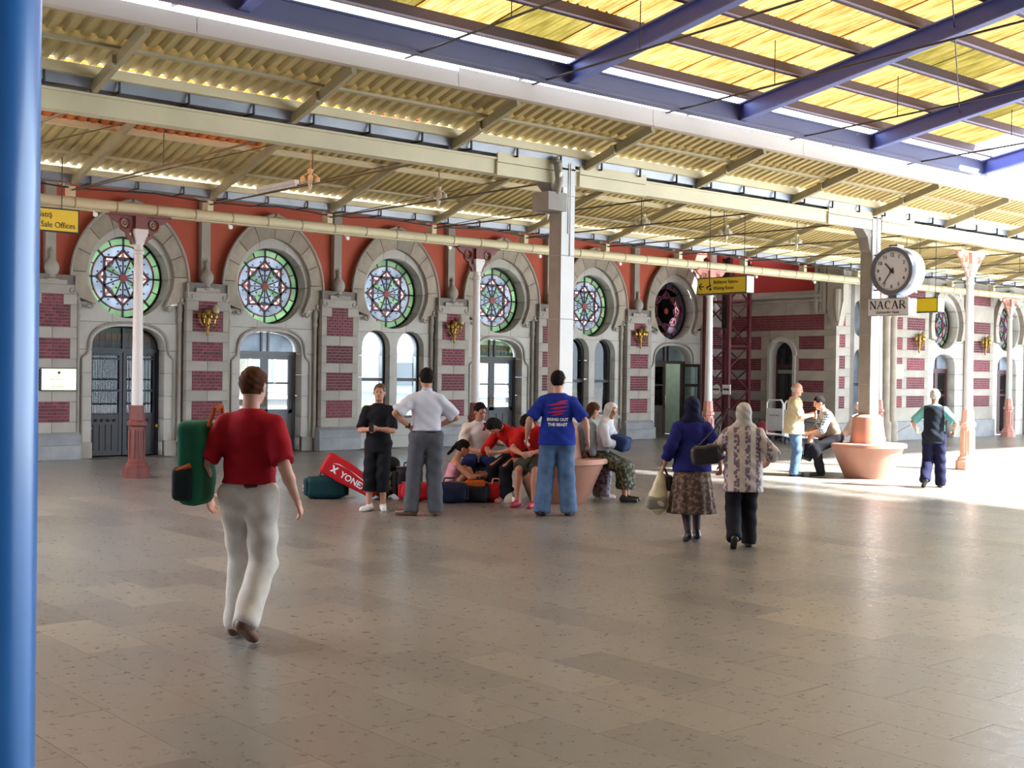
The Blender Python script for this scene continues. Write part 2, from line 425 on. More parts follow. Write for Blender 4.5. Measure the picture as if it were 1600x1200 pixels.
def bricks(parent, T, u0, u1, z0, z1, single, pitch=.133, row=.064):
    """T maps (u, depth, z) to world; bricks stand 8 mm proud of the mortar bed"""
    nr = max(1, round((z1 - z0) / row)); rh = (z1 - z0) / nr; nc = max(1, round((u1 - u0) / pitch)); cw = (u1 - u0) / nc
    bed = MB(); c8 = [T(u, d, z) for z in (z0, z1) for d in (0, .05) for u in (u0, u1)]
    bed.add(c8, [(0, 2, 3, 1), (4, 5, 7, 6), (0, 1, 5, 4), (2, 6, 7, 3), (0, 4, 6, 2), (1, 3, 7, 5)])
    bo = bed.build('brick_panel', BRICKMORT, parent)
    ORG[bo.name] = ORG.get(parent.name, (0, 0, 0))
    allb = MB()
    for r in range(nr):
        offs = 0 if r % 2 == 0 else -cw / 2
        for c in range(nc + (r % 2)):
            a = max(u0, u0 + c * cw + offs) + .006; b = min(u1, u0 + (c + 1) * cw + offs) - .006
            if b - a < .02: continue
            za, zb = z0 + r * rh + .006, z0 + (r + 1) * rh - .006
            q = [T(u, d, z) for z in (za, zb) for d in (-.010, .02) for u in (a, b)]
            if single:
                ctr = tuple(sum(p[i] for p in q) / 8 for i in range(3)); key = (round(b - a, 3), round(zb - za, 3), parent.name)
                if key not in BRK:
                    BRK[key] = MB().add([tuple(p[i] - ctr[i] for i in range(3)) for p in q], [(0, 2, 3, 1), (4, 5, 7, 6), (0, 1, 5, 4), (2, 6, 7, 3), (0, 4, 6, 2), (1, 3, 7, 5)]).mesh('brick', BRICK)
                link('brick', BRK[key], bo, ctr)
            else:
                allb.add(q, [(0, 2, 3, 1), (4, 5, 7, 6), (0, 1, 5, 4), (2, 6, 7, 3), (0, 4, 6, 2), (1, 3, 7, 5)])
    if not single: tag(allb.build('bricks', BRICK, bo, org=ORG.get(parent.name, (0, 0, 0))), kind='stuff')
BRK = {}
def block(parent, x0, x1, y0, y1, z0, z1, M, g=.004, name='stone_block'):
    b = MB(); c = ((x0 + x1) / 2, (y0 + y1) / 2, (z0 + z1) / 2)
    b.box(x0 - c[0] + g, x1 - c[0] - g, y0 - c[1], y1 - c[1], z0 - c[2] + g, z1 - c[2] - g)
    key = (round(x1 - x0, 3), round(y1 - y0, 3), round(z1 - z0, 3), M.name)
    if key not in BRK: BRK[key] = b.mesh(name, M)
    return link(name, BRK[key], parent, c)

def pier(k, single=False, lamp=False, xmax=99):
    cx = bayx(k); f = D - .20
    MB().box(cx - .45, min(xmax, cx + .45), f + .03, D + .42, 0, 3.44).build('pier_core', MORTAR, wall)
    # plinth
    block(wall, cx - .53, min(xmax, cx + .53), D - .27, D, 0, .27, PLINTH)
    pl = MB().prism([(D - .27, .27), (D - .27, .44), (D - .21, .50), (D, .50), (D, .27)], 'x', cx - .53, min(xmax, cx + .53)); pl.build('plinth_cap', PLINTH, wall)
    for z0, z1 in ((.50, .70), (1.08, 1.29), (1.68, 1.88), (2.26, 2.47)):
        block(wall, cx - .46, cx + .0, f, D, z0, z1, STONE, name='pier_stone'); block(wall, cx + .0, min(xmax, cx + .46), f, D, z0, z1, STONE, name='pier_stone')
    rows = [(.70, 1.08, .33), (1.29, 1.68, .33), (1.88, 2.26, .33), (2.47, 2.89, .33), (2.89, 3.08, .20)]
    T = lambda u, d, z: (u, f + .012 + d, z)
    for z0, z1, h in rows:
        block(wall, cx - .46, cx - h, f, D, z0, z1, STONE, name='pier_stone')
        if cx + h < xmax: block(wall, cx + h, min(xmax, cx + .46), f, D, z0, z1, STONE, name='pier_stone')
        bricks(wall, T, cx - h, min(xmax, cx + h), z0, z1, single and h > .3 and z1 < 3)
    block(wall, cx - .46, min(xmax, cx + .46), f, D, 3.08, 3.26, STONE)
    # stepped cap, volutes, ball finial and pilaster strip
    fin = MB().box(cx - .26, cx + .26, f - .02, D, 3.26, 3.34).lathe([(.12, 0), (.13, .05), (.07, .08), (.06, .12), (.11, .16), (.135, .24), (.125, .32), (.07, .40), (.035, .44), (.03, .52), (.0501, .55), (.02, .60), (.004, .66)], (cx, f + .06, 3.30), 16)
    fin.build('ball_finial', STONE, wall, smooth=40)
    vo = MB()
    for s in (-1, 1):
        x = cx + s * .36
        for t in range(7):
            a0, a1 = t * .6, (t + 1) * .6
            r0, r1 = .075 - t * .008, .075 - (t + 1) * .008
            vo.tube((x + s * r0 * math.cos(a0), f + .0, 3.17 - r0 * math.sin(a0)), (x + s * r1 * math.cos(a1), f, 3.17 - r1 * math.sin(a1)), .022, n=6)
        vo.tube((x + s * .075, f, 3.17), (x + s * .078, f, 3.42), .022, n=6)
    vo.build('volute', STONE, wall, smooth=50)
    block(wall, cx - .10, min(xmax, cx + .10), D - .09, D + .06, 3.42, 5.9, STONE)
    if k < 5.4:   # slim colonnette in the groove right of the pier
        MB().lathe([(.045, 0), (.05, .1), (.035, .12), (.035, 2.35), (.06, 2.42), (.04, 2.5), (.06, 2.62), (.03, 2.8)], (cx - .53, D - .05, .27), 10).build('colonnette', STONE, wall, smooth=40)
        MB().lathe([(.045, 0), (.05, .1), (.035, .12), (.035, 2.35), (.06, 2.42), (.04, 2.5), (.06, 2.62), (.03, 2.8)], (cx + .53, D - .05, .27), 10).build('colonnette', STONE, wall, smooth=40)

def ring(parent, cx, y0, y1, M, outer=OUT, inner=INN, n=5, name='voussoir', dz=0):
    """arch of separate wedge stones"""
    for s in (1, -1):
        for i in range(n):
            zc = 3.50; an = lambda p: math.atan2(p[1] - zc, p[0])
            lo_ = max(an(outer[0]), an(inner[0])) if i else None
            a0 = max(an(outer[0]), an(inner[0])); a, b = i / n, (i + 1) / n
            def at(path, t):
                th = a0 + (PI / 2 - a0) * t
                if t <= .0001 + g: th = an(path[0])
                for j in range(len(path) - 1):
                    A0, A1_ = an(path[j]), an(path[j + 1])
                    if A0 <= th + 1e-9 <= A1_ + 2e-9:
                        u = (th - A0) / (A1_ - A0); return (path[j][0] * (1 - u) + path[j + 1][0] * u, path[j][1] * (1 - u) + path[j + 1][1] * u + dz)
                return path[-1]
            g = .003
            ts = [a + g, a * .66 + b * .34, a * .34 + b * .66, b - g]
            poly = [at(outer, t) for t in ts] + [at(inner, t) for t in reversed(ts)]
            poly = [(cx + s * x, z) for x, z in poly]
            c = (sum(p[0] for p in poly) / 8, (y0 + y1) / 2, sum(p[1] for p in poly) / 8)
            mb = MB().prism([(p[0] - c[0], p[1] - c[2]) for p in poly], 'y', y0 - c[1], y1 - c[1])
            link(name, mb.mesh(name, M), parent, c)

def lattice_rose(name_n, cx, cy, cz, R, axis='y', dark=False):
    w_ = struct('window_%d' % name_n, (cx, cy, cz))
    P = lambda r, t: (cx + r * R * math.cos(t), cz + r * R * math.sin(t))
    def pane(poly, M, nm='glass_pane'):
        MB().prism(poly, 'y', cy - .006, cy + .006).build(nm, M, w_)
    gr, bl, rd, pk = (G_GREEN, G_BLUE, G_RED, G_PINK)
    if dark: gr = bl = pk = mat('glass_unlit', (.05, .05, .075), .35)  # darkness of the room behind is put into the pane colour
    for i in range(16):
        t0, t1 = i * PI / 8 + .012, (i + 1) * PI / 8 - .012
        if dark and i % 3: pass
        pane([P(.80, t0), P(.80, (t0 + t1) / 2), P(.80, t1), P(.99, t1), P(.99, (t0 + t1) / 2), P(.99, t0)], gr)
    tip, nt_ = .68, .50
    for i in range(8):
        t = i * PI / 4
        if not (dark and i in (1, 2, 5)):
            pane([P(nt_, t + PI / 8), P(tip, t), P(.79, t + .03), P(.79, t + PI / 8), P(.79, t + PI / 4 - .03), P(tip, t + PI / 4)], bl)
        pane([P(.47, t - .14), P(.47, t + .14), P(tip, t)], pk)
        for q in (-1, 1): pane([P(.40, t), P(.47, t + q * .14), P(nt_, t + q * PI / 8)], bl)
        if not dark:
            # inner field: two wedges per eighth, the diagonal ones green
            a, b = t - PI / 8, t + PI / 8
            pane([P(.09, a), P(nt_, a), P(.46, t), P(.09, t)], bl)
            pane([P(.09, t), P(.46, t), P(nt_, b), P(.09, b)], bl if i % 2 == 0 else gr)
    cm = MB(); y = cy - .02
    def bar(p, q, w=.02, mi=0): cm.bar((p[0], y, p[1]), (q[0], y, q[1]), w * R, .03, mi, up=(0, 1, 0))
    for i in range(8):
        t = i * PI / 4
        bar(P(tip, t), P(1, t), .045); bar(P(tip, t), P(tip, t + PI / 2), .06, 1)
        if not dark:
            bar(P(.08, t + PI / 8), P(nt_, t + PI / 8), .032); 
            if i % 2 == 0: bar(P(.08, t), P(.46, t), .025)
        bar(P(.80, t + PI / 8), P(1, t + PI / 8), .02)
    n = 48
    for i in range(n):
        bar(P(.80, 2 * PI * i / n), P(.80, 2 * PI * (i + 1) / n), .035, 2 if (i // 2) % 3 else 0)
        bar(P(1.0, 2 * PI * i / n), P(1.0, 2 * PI * (i + 1) / n), .07)
    cm.prism(circle(cx, cz, .10 * R, 12), 'y', cy - .045, cy - .01, 2)
    cm.build('lead_came', [IRON, mat('came_maroon', (.10, .02, .03), .5), mat('came_red', (.30, .03, .03), .5)], w_)
    if not dark:
        dots = MB()
        for i in range(16):
            x, z = P(.30, (i + .5) * PI / 8); dots.prism(circle(x, z, .028 * R, 6), 'y', cy - .02, cy - .008)
            x, z = P(.66, (i + .5) * PI / 8); dots.prism(circle(x, z, .024 * R, 6), 'y', cy - .02, cy - .008)
        dots.build('glass_boss', IRON, w_)
    return w_

def transom_lunette(parent, cx, cy, hw, z0, zt, rise, blue=False):
    """coloured glass fanlight above a door, small pointed panes"""
    out = door_path(cx, hw, zt, rise, z0)
    plate('fanlight_glass', [out], cy + .004, cy + .014, G_BLUE if blue else G_GREEN, parent)
    zs = z0; n = 12; w = 2 * hw / n
    for i in range(n):
        x = cx - hw + (i + .5) * w; fr = min(1, abs(x - cx) / hw); hh = (zt - z0) * (1 - .35 * fr ** 4)
        h1 = hh * .40; h2 = hh * .72
        if blue: continue
        MB().prism([(x - w * .44, zs + .02), (x + w * .44, zs + .02), (x + w * .44, zs + h1 * .7), (x, zs + h1), (x - w * .44, zs + h1 * .7)], 'y', cy - .006, cy + .004).build('glass_pane', G_BLUE, parent)
        if abs(x - cx) < hw * .88:
            MB().prism([(x - w * .44, zs + h1 * .8), (x, zs + h1 * 1.12), (x + w * .44, zs + h1 * .8), (x + w * .44, zs + h2), (x - w * .44, zs + h2)], 'y', cy - .006, cy + .004).build('glass_pane', G_OCHRE, parent)

def field(k, door=None, rose=True, idx=0, cx=None, par=None, Dp=D, kind='door', dark=False):
    cx = bayx(k) if cx is None else cx; par = par or wall
    # one plate with its openings, then cut into blocks
    path = [(-1.12, 0)]
    if door: path += door_path(0, .735, 2.53, .45)
    path += [(1.12, 0), (1.12, 2.97), (INN[0][0] + .07, 2.97)]
    up = [(x + .05, z + .02) for x, z in INN]; path += up[1:] + [(-x, z) for x, z in reversed(up[1:-1])] + [(-INN[0][0] - .07, 2.97), (-1.12, 2.97)]
    if not door: path = path
    holes = [circle(0, RZ, .80)]
    if not door:
        for s in (-1, 1): holes.append(door_path(s * .475, .375, 2.64, .375, .66, p=2.0))
    me = plate_mesh('field', [shift(path, cx)] + [shift(h, cx) for h in holes], Dp + .0, Dp + .40, STONEF)
    c = []
    if door:
        for i in range(5):
            z0 = .27 + i * .45; z1 = z0 + .45
            if i < 4: c += [(cx - 1.12, cx - .7, z0, z1), (cx + .7, cx + 1.12, z0, z1)]
        c += [(cx - 1.12, cx - .7, 0, .27), (cx + .7, cx + 1.12, 0, .27)]
    else:
        c += [(cx - 1.12, cx, .0, .27), (cx, cx + 1.12, 0, .27), (cx - 1.12, cx, .27, .62), (cx, cx + 1.12, .27, .62)]
        for i in range(3):
            z0 = .62 + i * .4833; z1 = z0 + .4833
            c += [(cx - 1.12, cx - .475, z0, z1), (cx - .475, cx + .475, z0, z1), (cx + .475, cx + 1.12, z0, z1)]
    c += [(cx - 1.12, cx - .42, 2.07, 2.60), (cx - .42, cx + .42, 2.07, 2.60), (cx + .42, cx + 1.12, 2.07, 2.60)]
    c += [(cx - 1.12, cx - .34, 2.60, 3.05), (cx - .34, cx + .34, 2.60, 3.05), (cx + .34, cx + 1.12, 2.60, 3.05)]
    c += [(cx - 1.2, cx, 3.05, 3.48), (cx, cx + 1.2, 3.05, 3.48), (cx - 1.2, cx, 3.48, 3.95), (cx, cx + 1.2, 3.48, 3.95), (cx - 1.2, cx - .3, 3.95, 4.7), (cx - .3, cx + .3, 3.95, 4.7), (cx + .3, cx + 1.2, 3.95, 4.7)]
    cut_cells(me, c, .006, 'stone_block', STONEF, par)
    bpy.data.meshes.remove(me)
    ring(par, cx, Dp - .10, Dp + .30, STONEY)
    # fine outer moulding of the arch, curling at its feet
    mo = MB()
    for s in (1, -1):
        pts = [(cx + s * (x + .035), Dp - .11, z) for x, z in OUT]
        mo.path(pts, .03, 6)
        for t in range(6):
            a0, a1 = t * .7, (t + 1) * .7; q = OUT[0]
            mo.tube((cx + s * (q[0] - .04 + .07 * math.cos(a0)), Dp - .11, q[1] - .07 * math.sin(a0)), (cx + s * (q[0] - .04 + (.07 - t * .008) * math.cos(a1)), Dp - .11, q[1] - (.07 - t * .008) * math.sin(a1)), .026, n=6)
        q = INN[0]
        for t in range(5):
            a0, a1 = t * .8, (t + 1) * .8
            mo.tube((cx + s * (q[0] + .10 + .06 * math.cos(a0)), Dp - .10, q[1] - .02 - .06 * math.sin(a0)), (cx + s * (q[0] + .10 + (.06 - t * .008) * math.cos(a1)), Dp - .10, q[1] - .02 - (.06 - t * .008) * math.sin(a1)), .03, n=6)
    mo.build('arch_moulding', STONE, par, smooth=50)
    # hood above the door
    if door:
        hp = door_path(cx, .80, 2.60, .50, 1.95); mh = MB().path([(x, Dp - .02, z) for x, z in hp[1:-1]], .028, 6)
        for s in (1, -1): mh.path([(cx + s * .80, Dp - .02, 2.1), (cx + s * .82, Dp - .02, 2.0), (cx + s * .93, Dp - .02, 1.90), (cx + s * .93, Dp - .02, .3)], .022, 6)
        mh.build('door_hood', STONE, par, smooth=50)
        MB().box(cx - .98, cx - .735, Dp - .06, Dp + .05, 0, .30).box(cx + .735, cx + .98, Dp - .06, Dp + .05, 0, .30).build('jamb_foot', STONE, par)
    else:
        MB().box(cx - 1.0, cx + 1.0, Dp - .07, Dp + .1, .56, .64).build('window_ledge', STONE, par)
        MB().lathe([(.10, 0), (.10, .06), (.07, .1), (.065, 1.45), (.09, 1.50), (.10, 1.56)], (cx, Dp + .1, .66), 12).build('colonnette', STONE, par, smooth=40)

for k in range(-1, 6):
    field(k, door=(k not in (2, 4)))
for i, k in enumerate([-1.5, -.5, .5, 1.5, 2.5, 3.5, 4.5, 5.5]):
    pier(k, single=(k in (-.5, .5)), xmax=99 if k < 5 else 27.62)
# red plaster above, with the arches cut out of it
big = [(-9, 3.41)]
for k in range(-1, 6):
    o = [(x - .04, z - .03) for x, z in OUT if z > 3.46]; o = [(o[0][0], 3.41)] + o
    big += shift([(-x, z) for x, z in o] + [(x, z) for x, z in reversed(o[:-1])], bayx(k))
big += [(27.7, 3.41), (27.7, 6.4), (-9, 6.4)]
plate('plaster_field', [big], D + .05, D + .42, PLASTER, wall)
MB().box(-9, bayx(-1.5) - .4, D, D + .42, 0, 3.42).build('plain_stone', STONE, wall)

# ---- roses
for k in range(-1, 6):
    lattice_rose(k + 2, bayx(k), D + .33, RZ, .79, dark=(k == 5))
# ---- doors and windows
def leaf_frame(mb, x0, x1, y, z0, z1, w=.07, d=.05, mi=0):
    mb.box(x0, x0 + w, y - d / 2, y + d / 2, z0, z1, mi).box(x1 - w, x1, y - d / 2, y + d / 2, z0, z1, mi)
    mb.box(x0 + w, x1 - w, y - d / 2, y + d / 2, z0, z0 + w, mi).box(x0 + w, x1 - w, y - d / 2, y + d / 2, z1 - w, z1, mi)
def door_iron(n, cx, y):
    d = struct('door_%d' % n, (cx, y, 0))
    fr = MB(); fr.box(cx - .735, cx - .68, y - .05, y + .05, 0, 2.08).box(cx + .68, cx + .735, y - .05, y + .05, 0, 2.08).box(cx - .735, cx + .735, y - .06, y + .05, 2.02, 2.10).box(cx - .02, cx + .02, y - .05, y + .05, 2.10, 2.5)
    fr.build('door_frame', IRON, d)
    transom_lunette(d, cx, y, .70, 2.10, 2.51, .42)
    for s in (-1, 1):
        a, b = (cx - .68, cx - .01) if s < 0 else (cx + .01, cx + .68)
        lf = MB(); leaf_frame(lf, a, b, y, .02, 2.02, .06)
        for z in (1.90, 1.28, .82, .25): lf.box(a, b, y - .02, y + .02, z - .02, z + .02)
        lo = lf.build('door_leaf', IRON, d); ORG[lo.name] = (cx, y, 0)
        MB().box(a + .06, b - .06, y - .012, y + .012, .05, .80).build('kick_panel', FRAMEW, lo)
        for i in range(8):
            x = a + .07 + (b - a - .14) * (i + .5) / 8
            q = MB().tube((x, y - .03, .82), (x, y - .03, 2.0), .009, n=6)
            q.ball((x, y - .03, 1.02), .022, 5); q.ball((x, y - .03, 1.5), .022, 5)
            q.build('bar', IRON, lo)
        pn = MB()
        for i in range(4):
            x = a + .09 + (b - a - .18) * (i + .5) / 4; pn.box(x - .05, x + .05, y - .03, y - .01, .12, .62); pn.ball((x, y - .03, .70), .03, 5)
        pn.build('raised_panel', FRAMEW, lo)
        MB().box(a + .06, b - .06, y + .01, y + .015, .84, 1.98).build('glass_pane', GLASS, lo)
    MB().ball((cx - .66, y - .07, .55), .04, 6).build('door_knob', BRASS, d, smooth=60)
    MB().ball((cx + .70, y - .07, .58), .045, 6).build('door_knob', BRASS, d, smooth=60)
def door_glass(n, cx, y, M, panel=True, blue=False, opened=False, lower=.85):
    d = struct('door_%d' % n, (cx, y, 0))
    fr = MB(); fr.box(cx - .735, cx - .67, y - .05, y + .05, 0, 2.10).box(cx + .67, cx + .735, y - .05, y + .05, 0, 2.10).box(cx - .735, cx + .735, y - .06, y + .05, 2.03, 2.11)
    fr.box(cx - .10, cx - .06, y - .04, y + .04, 2.11, 2.52).box(cx + .06, cx + .10, y - .04, y + .04, 2.11, 2.52)
    fr.build('door_frame', M, d)
    transom_lunette(d, cx, y, .70, 2.11, 2.51, .42, blue)
    for s in (-1, 1):
        a, b = (cx - .67, cx - .0) if s < 0 else (cx + .0, cx + .67)
        if opened and s > 0: continue
        lf = MB(); leaf_frame(lf, a, b, y, .02, 2.03, .085)
        lf.box(a, b, y - .025, y + .025, lower - .05, lower + .03).box(a, b, y - .02, y + .02, 1.42, 1.46)
        lo = lf.build('door_leaf', M, d); ORG[lo.name] = (cx, y, 0)
        if panel: 
            MB().box(a + .08, b - .08, y - .015, y + .015, .08, lower - .04).build('kick_panel', M, lo)
            MB().box(a + .16, (a + b) / 2 - .03, y - .03, y - .01, .16, lower - .12).box((a + b) / 2 + .03, b - .16, y - .03, y - .01, .16, lower - .12).build('raised_panel', M, lo)
        MB().box(a + .08, b - .08, y - .004, y + .004, lower, 1.95).build('glass_pane', GLASS, lo)
        MB().tube((b - .04 if s < 0 else a + .04, y - .06, .95), (b - .04 if s < 0 else a + .04, y - .06, 1.15), .012, n=8).build('door_handle', BRASS, lo)
    if opened:
        lf = MB(); x = cx + .66
        lf.box(x, x + .05, y - .68, y - .60, .02, 2.03).box(x, x + .05, y - .08, y, .02, 2.03)
        for z in (.02, .82, 1.40, 1.95): lf.box(x, x + .05, y - .60, y - .08, z, z + .08)
        lf.box(x + .01, x + .04, y - .6, y - .08, .08, .82)
        lo = lf.build('door_leaf', M, d); ORG[lo.name] = (cx, y, 0)
        MB().box(x + .02, x + .03, y - .6, y - .08, .9, 1.95).build('glass_pane', GLASS, lo)
def twin_window(n, cx, y):
    for s in (-1, 1):
        wn_ = struct('window_%d' % (n + (s + 1) // 2), (cx + s * .475, y, 0)); x = cx + s * .475
        out = door_path(x, .385, 2.65, .385, .66, p=2.0); inn = door_path(x, .335, 2.60, .335, .71, p=2.0)
        plate('window_frame', [out, inn], y - .03, y + .03, FRAMEW, wn_)
        MB().box(x - .34, x + .34, y - .035, y + .035, 1.50, 1.57).build('transom_bar', FRAMEW, wn_)
        plate('glass_pane', [door_path(x, .335, 2.60, .335, 1.57, p=2.0)], y - .004, y + .004, GLASS, wn_)
        MB().box(x - .335, x + .335, y - .004, y + .004, .71, 1.5).build('glass_pane', GLASS, wn_)
yd = D + .30
door_iron(1, bayx(-1), yd); door_iron(2, bayx(0), yd)
door_glass(3, bayx(1), yd, FRAMEG, blue=True)
door_glass(4, bayx(3), yd, FRAMEW)
door_glass(5, bayx(5), yd, mat('wood_dark_brown', (.045, .028, .022), .5), opened=True, blue=True)
twin_window(20, bayx(2), D + .22); twin_window(22, bayx(4), D + .22)

# rooms behind the iron doors and the waiting room, street houses beyond the others
def room(name_, x0, x1, y0, y1, z1, M, z0=0):
    r = struct(name_)
    b = MB().box(x0 - .1, x0, y0, y1, z0, z1).box(x1, x1 + .1, y0, y1, z0, z1).box(x0, x1, y1, y1 + .1, z0, z1).box(x0 - .1, x1 + .1, y0, y1 + .1, z1, z1 + .1)
    b.build('room_walls', M, r); return r
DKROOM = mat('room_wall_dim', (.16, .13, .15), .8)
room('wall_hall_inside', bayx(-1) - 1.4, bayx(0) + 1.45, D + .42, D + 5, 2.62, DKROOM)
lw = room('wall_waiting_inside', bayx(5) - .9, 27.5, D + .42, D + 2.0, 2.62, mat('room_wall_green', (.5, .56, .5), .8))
room('wall_rose_blackout', bayx(5) - .9, 27.5, D + .42, D + 2.0, 4.6, DKROOM, z0=2.75)  # unseen dark box added to keep skylight off the last rose
t = thing('ceiling_light', (bayx(5) + .5, D + 1.3, 2.60), 'pale ceiling lamp inside the waiting room behind the open door', 'lamp')
lm = mat('lamp_glow', (.9, .95, .85), .4); lb_ = lm.node_tree.nodes['Principled BSDF']; lb_.inputs['Emission Color'].default_value = (.9, 1, .9, 1); lb_.inputs['Emission Strength'].default_value = 14
MB().box(bayx(5) - .1, bayx(5) + 1.1, D + 1.2, D + 1.4, 2.56, 2.60).build('diffuser', lm, t)
MB().box(bayx(5) - .14, bayx(5) + 1.14, D + 1.17, D + 1.43, 2.60, 2.62).build('housing', WHITE, t)
def house(name, x0, x1, y, h, M, label, rows=3, group=None):
    t = thing(name, ((x0 + x1) / 2, y, 0), label, 'building', group)
    MB().box(x0, x1, y, y + 6, -.02, h).build('wall', M, t)
    nx = int((x1 - x0) / 2.2)
    for r in range(rows):
        for i in range(nx):
            x = x0 + (i + .5) * (x1 - x0) / nx; z = 1.0 + r * 2.6
            wd = MB(); leaf_frame(wd, x - .5, x + .5, y - .03, z, z + 1.5, .09, .08); f_ = wd.build('window_frame', WHITE, t); ORG[f_.name] = ORG[t.name]
            MB().box(x - .42, x + .42, y - .02, y - .012, z + .08, z + 1.42).build('pane', mat('pane_blue_grey', (.10, .14, .2), .1), f_)
    for r in range(rows): MB().box(x0 - .1, x1 + .1, y - .22, y, .75 + r * 2.6, .87 + r * 2.6).build('ledge', WHITE, t)
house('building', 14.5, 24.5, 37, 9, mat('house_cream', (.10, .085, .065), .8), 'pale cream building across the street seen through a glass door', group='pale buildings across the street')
house('building', 24.8, 36, 38, 8, mat('house_white', (.24, .25, .26), .8), 'white building across the street seen through the twin arched windows')
# street life: railing and a parked van behind the first twin window
t = thing('van', (19.2, 27.6, 0), 'white and yellow van parked behind the twin arched window', 'van')
vb = MB().prism([(17.2, .35), (21.4, .35), (21.4, 2.0), (21.1, 2.2), (18.4, 2.2), (17.7, 1.4), (17.2, 1.25)], 'y', 26.7, 28.4); vb.build('body', mat('van_white', (.75, .78, .82), .3), t)
MB().box(18.6, 19.7, 26.68, 26.72, 1.35, 1.95).box(19.9, 21.1, 26.68, 26.72, 1.35, 1.95).build('window', mat('van_glass', (.06, .08, .1), .1), t)
MB().box(17.2, 21.4, 26.68, 26.71, .62, .9).build('stripe', YELLOWE, t)
for x in (17.9, 20.6): MB().tube((x, 26.68, .34), (x, 26.95, .34), .34, n=18).build('wheel', BLACK, t)
t = thing('plant_box', (13.6, 25.6, 0), 'long box of leafy green plants outside the glass door', 'planter')
MB().box(12.6, 14.8, 25.4, 25.8, -.02, .55).build('box', TERRA, t)
lv = MB()
for i in range(160):
    x = random.uniform(12.65, 14.75); y = random.uniform(25.42, 25.78); a = random.uniform(0, 6.3); l = random.uniform(.15, .35)
    q = Vector((x, y, .5)); e = q + Vector((math.cos(a) * l * .5, math.sin(a) * l * .5, l)); s_ = Vector((-math.sin(a), math.cos(a), 0)) * .04
    lv.add([q, (q + e) / 2 + s_, e, (q + e) / 2 - s_], [(0, 1, 2, 3)])
tag(lv.build('leaves', mat('leaf_green', (.16, .36, .06), .6, var=.3), t), kind='stuff')

# ---------------------------------------------------------------- return wall (faces left) and pavilion front
XR = 27.60; YP = 19.30
wr = struct('wall_right')
MB().box(XR + .05, XR + .9, 21.45, D + .4, 0, 5.9).box(XR + .05, XR + .9, YP + .05, 20.58, 0, 5.9).box(XR + .05, XR + .9, 20.5, 21.5, 2.75, 5.9).build('wall_core', MORTAR, wr)
T = lambda u, d, z: (XR + .012 + d, u, z)
def rblock(y0, y1, z0, z1, M, x0=XR):
    c = (x0 + .05, (y0 + y1) / 2, (z0 + z1) / 2)
    b = MB().box(-.05, .05, y0 - c[1] + .004, y1 - c[1] - .004, z0 - c[2] + .004, z1 - c[2] - .004); link('stone_block', b.mesh('stone_block', M), wr, c)
zr = [(2.45, 2.80), (1.88, 2.20), (1.31, 1.62), (.75, 1.06)]
def stack(y0, y1, ya, yb):
    """stone courses between y0..y1 with brick panels ya..yb"""
    edges = [2.96]
    for a, b in zr: edges += [b, a]
    edges += [.52]
    for i in range(0, len(edges) - 1, 2): rblock(y0, y1, edges[i + 1], edges[i], STONE)
    for a, b in zr:
        rblock(y0, ya, a, b, STONE); rblock(yb, y1, a, b, STONE); bricks(wr, T, ya, yb, a, b, False)
stack(YP - .02, 20.60, 19.66, 20.46)
stack(21.42, D, 21.72, 22.95)
rblock(20.60, 21.42, 2.72, 2.96, STONE)
bricks(wr, T, 19.67, D, 2.96, 3.37, False)
rblock(YP - .02, 19.67, 2.96, 3.37, STONE)
for i in range(5): rblock(YP + .0 + i * .8, YP + (i + 1) * .8, 3.37, 3.70, STONE)
co = MB()
for x, z0, z1 in ((.10, 3.70, 3.77), (.04, 3.77, 3.82), (.14, 3.82, 3.90), (.06, 3.90, 4.0)): co.box(XR - x, XR + .05, YP + .35, D, z0, z1)
co.build('cornice', STONE, wr)
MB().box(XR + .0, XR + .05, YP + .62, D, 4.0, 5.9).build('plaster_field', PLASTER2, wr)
cb = MB()
for a, b, x in ((YP + .10, YP + .20, .05), (YP + .25, YP + .34, .12), (YP + .38, YP + .47, .08), (YP + .52, YP + .60, .12)): cb.box(XR - x, XR + .05, a, b, 3.4, 5.9)
cb.prism([(YP - .15, 3.05), (YP + .05, 3.05), (YP + .2, 3.5), (YP + .2, 5.9), (YP - .3, 5.9), (YP - .3, 3.7)], 'x', XR - .12, XR + .1)
cb.lathe([(.02, 0), (.07, .1), (.09, .3), (.12, .5), (.12, .9)], (XR - .08, YP - .12, 3.1), 10)
cb.build('corner_pilaster', STONE, wr, smooth=30)
MB().box(XR - .06, XR + .05, YP - .05, 20.62, 0, .50).box(XR - .06, XR + .05, 21.40, D, 0, .50).build('plinth', PLINTH, wr)
# arched door surround
pts = [(21.01 + (x), z) for x, z in door_path(0, .38, 2.66, .38, 0, p=2.0)]
hpl = MB()
n = len(pts)
for i in range(1, n - 2):
    (a, b), (c, d_) = pts[i], pts[i + 1]
    def out(p): 
        v = Vector((p[0] - 21.01, max(0, p[1] - 2.28))); v.normalize(); return (p[0] + v.x * .12, p[1] + v.y * .12)
    q = [pts[i], pts[i + 1], out(pts[i + 1]), out(pts[i])]; hpl.prism(q, 'x', XR - .05, XR + .3)
hpl.box(XR - .05, XR + .3, 20.55, 20.63, 0, 2.28).box(XR - .05, XR + .3, 21.39, 21.47, 0, 2.28)
hpl.build('door_surround', STONEF, wr)
